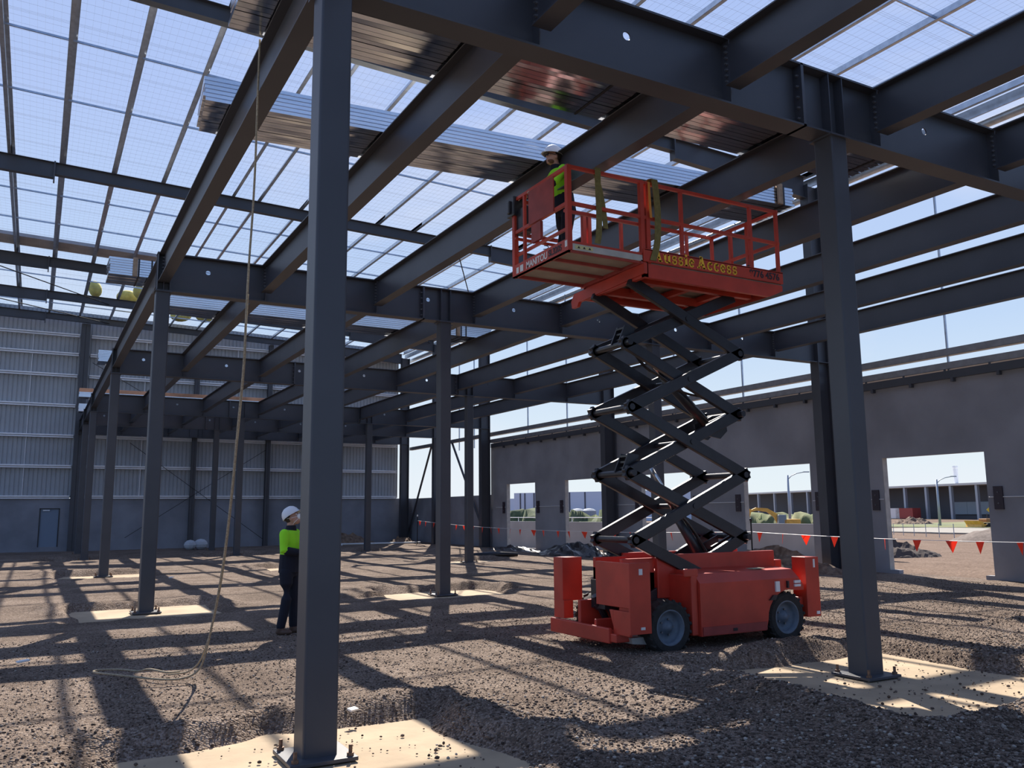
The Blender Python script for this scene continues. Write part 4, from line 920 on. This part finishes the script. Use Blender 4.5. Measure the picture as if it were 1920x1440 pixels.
def text(body, parent, loc, rot, size, m_, off=0, name='lettering', sx=1):
    c = bpy.data.curves.new(name, 'FONT'); c.body = body; c.size = size; c.offset = off; c.extrude = .0012; c.align_x = 'LEFT'; c.materials.append(m_)
    tmp = bpy.data.objects.new('t', c); COL.objects.link(tmp); bpy.context.view_layer.update(); me = bpy.data.meshes.new_from_object(tmp.evaluated_get(bpy.context.evaluated_depsgraph_get())); bpy.data.objects.remove(tmp); me.name = name
    if not me.materials: me.materials.append(m_)
    o = bpy.data.objects.new(name, me); COL.objects.link(o); o.parent = parent; o.location = loc; o.rotation_euler = rot; o.scale = (sx, 1, 1); return o
RN, RX = (PI/2, 0, 0), (PI/2, 0, -PI/2)
def slab_text(body, parent, x0, z0, y, h, adv, m_):
    m = MB()
    def seg(a, b, w):
        d = Vector((b[0]-a[0], b[1]-a[1])); L = d.length; d /= L; n = Vector((-d.y, d.x))*w/2
        m.prism([(a[0]-n.x, a[1]-n.y), (b[0]-n.x, b[1]-n.y), (b[0]+n.x, b[1]+n.y), (a[0]+n.x, a[1]+n.y)], 'y', y-.0015, y)
    def arc(c, rx, rz, a0, a1, w, n=12):
        P = [(c[0]+rx*math.cos(math.radians(a0+(a1-a0)*k/n)), c[1]+rz*math.sin(math.radians(a0+(a1-a0)*k/n))) for k in range(n+1)]
        for k, (p, q) in enumerate(zip(P[:-1], P[1:])):
            e = (Vector(q)-Vector(p))*.12; seg((p[0]-e.x, p[1]-e.y), (q[0]+e.x, q[1]+e.y), w)
    x = x0; W_ = h*.235; T = h*.135
    for ch in body:
        xh = h*.68
        if ch == 'A':
            w = h*1.0; seg((x+w*.18, z0), (x+w*.48, z0+h), T); seg((x+w*.80, z0), (x+w*.50, z0+h), W_*1.15); seg((x+w*.28, z0+h*.32), (x+w*.7, z0+h*.32), T)
            seg((x+w*.02, z0+T*.4), (x+w*.36, z0+T*.4), T*.9); seg((x+w*.60, z0+T*.4), (x+w*1.0, z0+T*.4), T*.9); seg((x+w*.30, z0+h), (x+w*.56, z0+h), T*.8)
        elif ch == 'u':
            w = h*.78; seg((x+w*.22, z0+xh), (x+w*.22, z0+xh*.35), W_); arc((x+w*.46, z0+xh*.33), w*.24, xh*.28, 180, 330, T*1.1); seg((x+w*.74, z0), (x+w*.74, z0+xh), W_)
            seg((x-w*.02, z0+xh-T*.3), (x+w*.24, z0+xh-T*.3), T*.6); seg((x+w*.60, z0+xh-T*.3), (x+w*.78, z0+xh-T*.3), T*.6); seg((x+w*.7, z0+T*.3), (x+w*.98, z0+T*.3), T*.6)
        elif ch == 's':
            w = h*.58; arc((x+w*.46, z0+xh*.72), w*.26, xh*.20, 30, 270, W_*.8); arc((x+w*.46, z0+xh*.27), w*.28, xh*.22, 90, -150, W_*.8); seg((x+w*.78, z0+xh), (x+w*.78, z0+xh*.70), T*.7); seg((x+w*.14, z0), (x+w*.14, z0+xh*.32), T*.7)
        elif ch == 'i':
            w = h*.42; seg((x+w*.48, z0), (x+w*.48, z0+xh), W_); seg((x, z0+T*.4), (x+w*.98, z0+T*.4), T*.8); seg((x, z0+xh-T*.4), (x+w*.5, z0+xh-T*.4), T*.8); seg((x+w*.48, z0+h*.80), (x+w*.48, z0+h*.98), W_)
        elif ch in 'ec':
            w = h*.64; arc((x+w*.48, z0+xh*.5), w*.33, xh*.42, 20 if ch == 'e' else 45, 320, W_*.85, 16)
            if ch == 'e': seg((x+w*.12, z0+xh*.52), (x+w*.84, z0+xh*.52), T*.8); seg((x+w*.80, z0+xh*.5), (x+w*.78, z0+xh*.68), W_*.7)
            else: seg((x+w*.74, z0+xh*.95), (x+w*.74, z0+xh*.66), W_*.8)
        else: w = h*.14
        x += w*adv
    m.obj('lettering', m_, parent); return x
slab_text('Aussie Access', tb2, 6.74, 4.884, Y0-.0215, .158, 1.13, yelw)
text('9776 4576', tb2, (8.42, Y0-.023, 4.90), RN, .135, blkp, .0035, sx=.98)
text('MANITOU', tb1, (X0-.003, 9.42, 4.875), RX, .125, wht, .003, sx=.93)
text('SL320S', tb1, (X0-.003, 8.86, 4.885), RX, .115, blkp, .003, sx=.93)
MB().box(X0-.004, X0, 9.62, 9.68, 4.87, 4.95).obj('decal', wht, tb1); MB().box(X0-.004, X0, 9.50, 9.58, 4.87, 4.96).obj('decal', wht, tb1); MB().box(X0-.004, X0, 8.42, 8.47, 4.90, 4.98).obj('decal', wht, tb1)
# webbing slings hung over the near rail
def sling(name, label, x, parts):
    t = thing(name, label, 'sling', (x, Y0, 0), 0, 'lifting slings over the platform rail')
    for nm, pts, w, mm in parts:
        m = MB(); pts = smoothpts([Vector(p) for p in pts], 2)
        for a, b in zip(pts[:-1], pts[1:]):
            d = (b-a); sdv = Vector((1, 0, 0)); nn = d.cross(sdv).normalized()*.004
            vs = [a-sdv*w/2-nn, a+sdv*w/2-nn, a+sdv*w/2+nn, a-sdv*w/2+nn, b-sdv*w/2-nn, b+sdv*w/2-nn, b+sdv*w/2+nn, b-sdv*w/2+nn]
            m.add(vs, [(0, 1, 2, 3), (7, 6, 5, 4), (0, 1, 5, 4), (1, 2, 6, 5), (2, 3, 7, 6), (3, 0, 4, 7)])
        m.obj(nm, mm, t)
sling('webbing_sling', 'olive webbing sling hanging over the platform rail behind the worker', 5.92,
      [('front_strand', [(0, -.02, 5.97), (0, -.01, 5.75), (.01, -.015, 5.4), (.0, -.01, 5.1), (-.02, 0, 4.99)], .085, websl), ('back_strand', [(.02, .07, 5.96), (.09, .06, 5.7), (.13, .05, 5.42), (.14, .04, 5.22)], .075, websl)])
sling('webbing_sling', 'olive webbing sling with orange inner strand over the doubled rail post', 6.80,
      [('front_strand', [(0, -.035, 5.98), (.03, -.04, 5.7), (.04, -.035, 5.4), (.02, -.03, 5.1), (-.06, -.03, 4.88)], .10, websl), ('orange_strand', [(-.09, -.03, 5.93), (-.08, -.03, 5.6), (-.07, -.03, 5.45)], .035, webo), ('top_fold', [(0, -.035, 5.98), (-.02, .03, 5.99), (-.03, .08, 5.93)], .10, websl)])

# ------------------------------------------------------------------ people
def q2(a, b):  # quaternion taking Z to direction a->b
    return (Vector(b)-Vector(a)).to_track_quat('Z', 'Y')
def limb(m, pts, rs, n=12):
    P_ = [Vector(p) for p in pts]; rings = []
    for i, p in enumerate(P_):
        d = (P_[min(i+1, len(P_)-1)]-P_[max(i-1, 0)]); r = rs[i]; rx, ry = (r if isinstance(r, tuple) else (r, r)); rings.append((p, rx, ry, d.to_track_quat('Z', 'Y')))
    m.loft(rings, n); m.ell(P_[0], (min(rings[0][1:3]),)*3, 10, 6); m.ell(P_[-1], (min(rings[-1][1:3]),)*3, 10, 6)
def organic(name, m, mt, parent, vox=.012, sm=3):
    o = m.obj(name, mt, parent); r = o.modifiers.new('r', 'REMESH'); r.mode = 'VOXEL'; r.voxel_size = vox; r.use_smooth_shade = True
    s = o.modifiers.new('s', 'SMOOTH'); s.iterations = sm; s.factor = .6; return o
def hand(m, wrist, d, palm_n, side, curl=.6):
    """d: finger direction, palm_n: palm facing, side: thumb side direction"""
    w = Vector(wrist); d = Vector(d).normalized(); n_ = Vector(palm_n).normalized(); s_ = Vector(side).normalized()
    c = w+d*.05; rot = Matrix((s_, n_, d)).transposed()
    m.ell(c, (.040, .016, .052), 10, 7, rot); limb(m, [w-d*.03, w+d*.02], [.026, .028], 10)
    for k, (off, L) in enumerate(((.030, .072), (.010, .080), (-.010, .074), (-.029, .058))):
        p = w+d*.088+s_*off; a = p; pts = [p-d*.03, p]; dirn = d.copy(); th = 0
        for seg in (.42, .33, .25):
            th += curl*.75; dirn = d*math.cos(th)+n_*math.sin(th); a = a+dirn*L*seg; pts.append(a)
        limb(m, pts, [.010, .0095, .009, .0085, .0075], 8)
    b = w+d*.03+s_*.032; limb(m, [b, b+s_*.022+d*.022+n_*.01, b+s_*.030+d*.045+n_*.022, b+s_*.026+d*.062+n_*.034], [.013, .012, .010, .008], 8)
def head_parts(t, m, hc, R, mask=False, glasses=False, beard=False):
    """hc head centre, R rotation matrix of head (x forward, z up)"""
    V = lambda x, y, z: Vector(hc)+R @ Vector((x, y, z))
    m.ell(V(-.012, 0, .02), (.098, .077, .105), 16, 12, R); m.ell(V(.022, 0, -.045), (.070, .058, .070), 14, 10, R); m.ell(V(.060, 0, -.085), (.028, .030, .026), 10, 8, R)
    m.ell(V(.083, 0, .028), (.014, .05, .012), 10, 6, R)
    limb(m, [V(.082, 0, .018), V(.106, 0, -.018), V(.088, 0, -.032)], [.008, .013, .010], 8)
    m.ell(V(.088, 0, -.056), (.012, .024, .007), 8, 6, R); m.ell(V(.086, 0, -.068), (.011, .021, .007), 8, 6, R)
    for s in (-1, 1): m.ell(V(-.012, s*.080, -.008), (.020, .009, .030), 8, 6, R)
    ey = MB()
    for s in (-1, 1): ey.ell(V(.078, s*.031, .010), (.012, .013, .011), 10, 8, R)
    ey.obj('eyes', wht, t, smooth=True); pu = MB()
    for s in (-1, 1): pu.ell(V(.088, s*.031, .011), (.004, .006, .006), 8, 6, R)
    pu.obj('pupils', blkp, t, smooth=True)
    h = MB(); h.ell(V(-.030, 0, .028), (.088, .082, .096), 14, 10, R); organic('hair', h, hair, t, .008, 2)
    if beard:
        b = MB(); b.ell(V(.030, 0, -.068), (.062, .060, .042), 12, 8, R); organic('beard', b, mat('beard_brown', (.16, .075, .04), .9), t, .008, 1)
    # helmet
    h = MB(); prof = [(.001, .118), (.05, .112), (.085, .085), (.108, .045), (.116, .0), (.118, -.012)]
    n = 24; vs = []; fs = []
    for r, z in prof:
        for k in range(n): a = 2*PI*k/n; vs.append(V(-.005+r*math.cos(a)*1.12, r*math.sin(a), .055+z))
    for i in range(len(prof)-1):
        for k in range(n): a = i*n+k; b = i*n+(k+1) % n; fs.append((a, b, b+n, a+n))
    h.add(vs, fs); base = []
    for k in range(n):
        a = 2*PI*k/n; f = max(0, math.cos(a)); base.append(V(-.005+math.cos(a)*(.132+.050*f**1.5), .124*math.sin(a), .035-.008*f))
    top = vs[-n:]; h.add(list(top)+base, [(k, (k+1) % n, n+(k+1) % n, n+k) for k in range(n)])
    o = h.obj('helmet', helm, t, smooth=True); sd_ = o.modifiers.new('s', 'SOLIDIFY'); sd_.thickness = .004; sd_.offset = 1
    MB().bar(V(-.12, 0, .125), V(.10, 0, .130), .022, .012, up=R @ Vector((0, 0, 1))).obj('helmet_ridge', helm, o)
    if glasses:
        g = MB()
        for s in (-1, 1): g.ell(V(.096, s*.033, .012), (.008, .030, .018), 12, 8, R); g.bar(V(.09, s*.064, .016), V(-.01, s*.084, .012), .004, .006)
        g.bar(V(.103, -.02, .016), V(.103, .02, .016), .004, .006); g.obj('safety_glasses', glas, t)
    if mask:
        g = MB(); g.ell(V(.092, 0, -.040), (.040, .048, .048), 16, 10, R); g.obj('respirator_mask', maskm, t, smooth=True)
        s = MB(); s.tube([V(.085, .045, -.03), V(.02, .083, -.01), V(-.06, .075, .03)], .003, 6); s.tube([V(.085, -.045, -.03), V(.02, -.083, -.01), V(-.06, -.075, .03)], .003, 6); s.tube([V(.08, .042, -.06), V(.0, .075, -.08), V(-.05, .03, -.09)], .003, 6); s.tube([V(.08, -.042, -.06), V(.0, -.075, -.08), V(-.05, -.03, -.09)], .003, 6); s.obj('mask_strap', maskm, t)
def person(label, loc, rz, arms, lookup, turn, lean=0, legs=None, **kw):
    t = thing('person', label, 'person', loc, rz)
    HIP, WST, CH, SHZ, NK = .93, 1.06, 1.28, 1.43, 1.50
    L = lambda z: -lean*0+lean*max(0, z-HIP)
    hip = [Vector((0, .095, HIP-.04)), Vector((0, -.095, HIP-.04))]
    legs = legs or [((.02, .11, .50), (.0, .12, .09)), ((.0, -.11, .50), (-.03, -.12, .09))]
    body = MB(); hz = 1.625; hx = .035+L(1.55)
    torso = [(Vector((L(HIP)-.005, 0, HIP-.05)), .11, .15, None), (Vector((L(WST), 0, WST)), .105, .135, None), (Vector((L(CH), 0, CH)), .118, .160, None), (Vector((L(SHZ)-.005, 0, SHZ-.02)), .092, .165, None), (Vector((L(SHZ), 0, SHZ+.035)), .060, .085, None)]
    body.loft(torso); limb(body, [(L(SHZ)-.005, 0, SHZ-.02), (L(NK)+.005, 0, NK+.03), (hx-.02, 0, hz-.06)], [.062, .056, .056])
    sh = [Vector((L(SHZ)-.005, s*.175, SHZ-.03)) for s in (1, -1)]
    for i, (el, wr, fd, pn, ts) in enumerate(arms):
        limb(body, [sh[i], el, wr], [.050, .040, .027]); hand(body, wr, fd, pn, ts)
    for i, (kn, an) in enumerate(legs): limb(body, [hip[i], kn, an], [.080, .055, .040])
    R = Matrix.Rotation(turn, 3, 'Z') @ Matrix.Rotation(-lookup, 3, 'Y')
    head_parts(t, body, (hx+.0, 0, hz), R, **kw); organic('body', body, skin, t, .0075, 2)
    # clothing
    s = MB(); s.loft([(c+Vector((0, 0, 0)), a+.022, b+.022, None) for c, a, b, _ in torso[1:4]]+[(torso[4][0]-Vector((0, 0, .01)), .078, .10, None)])
    for i, (el, wr, *_r) in enumerate(arms): limb(s, [sh[i], Vector(sh[i]).lerp(Vector(el), .5), el, Vector(el).lerp(Vector(wr), .22)], [.072, .066, .060, .056])
    organic('hi_vis_shirt', s, hiv, t, .011, 3)
    s = MB(); s.loft([(torso[0][0]+Vector((0, 0, -.03)), .142, .178, None), (torso[0][0].lerp(torso[1][0], .5), .138, .172, None), (torso[1][0]+Vector((0, 0, .06)), .134, .166, None)])
    organic('shirt_hem', s, navy, t, .011, 3)
    for i, (el, wr, *_r) in enumerate(arms):
        s = MB(); e, w = Vector(el), Vector(wr); limb(s, [e.lerp(w, .15), e.lerp(w, .5), e.lerp(w, .92)], [.062, .055, .044]); organic('lower_sleeve', s, navy, t, .011, 2)
    c = MB(); c.loft([(Vector((L(SHZ)+.002, 0, SHZ+.005)), .085, .105, None), (Vector((L(NK)+.01, 0, NK+.02)), .066, .070, None)]); organic('collar', c, navy, t, .009, 1)
    s = MB(); s.loft([(Vector((-.005, 0, HIP-.13)), .11, .165, None), (Vector((-.005, 0, HIP-.02)), .125, .168, None), (Vector((L(WST), 0, WST-.02)), .115, .150, None)])
    for i, (kn, an) in enumerate(legs):
        kn, an = Vector(kn), Vector(an); limb(s, [hip[i]-Vector((0, 0, .03)), hip[i].lerp(kn, .5), kn, kn.lerp(an, .5), an+Vector((0, 0, .03))], [.100, .090, .074, .068, .064])
    organic('trousers', s, navy, t, .012, 3)
    for i, (kn, an) in enumerate(legs):
        a = Vector(an); b = MB(); limb(b, [a+Vector((0, 0, .07)), a+Vector((0, 0, -.02))], [.056, .054]); b.ell(a+Vector((.055, 0, -.048)), (.125, .050, .042), 14, 8); b.ell(a+Vector((-.02, 0, -.045)), (.06, .045, .045), 12, 8); organic('boot', b, boot, t, .009, 2)
    return t
gz = float(gh(np.array(3.30), np.array(12.5)))
arms_g = [((.03, .235, 1.17), (.20, .08, 1.16), (.35, -1, .05), (-1, -.2, 0), (0, 0, 1)), ((.03, -.235, 1.17), (.23, -.04, 1.13), (.3, 1, .05), (-1, .2, 0), (0, 0, 1))]
man = person('worker in yellow-green shirt, white helmet and white mask looking up behind nearest column', (3.26, 12.47, gz-.005), -.72, arms_g, .60, .10, mask=True, legs=[((.03, .10, .50), (.03, .11, .09)), ((.02, -.10, .50), (-.05, -.11, .09))])
arms_d = [((.27, .24, 1.18), (.50, .17, 1.08), (1, -.1, -.25), (0, 0, -1), (.1, -1, 0)), ((.27, -.24, 1.18), (.50, -.17, 1.08), (1, .1, -.25), (0, 0, -1), (.1, 1, 0))]
person('worker in white helmet and dark glasses standing on the lift platform at the rail', (6.12, 9.45, DK+.002), PI-.10, arms_d, .08, .10, lean=.24, glasses=True, beard=True, legs=[((.05, .10, .50), (.05, .12, .09)), ((.0, -.10, .50), (-.12, -.12, .09))])
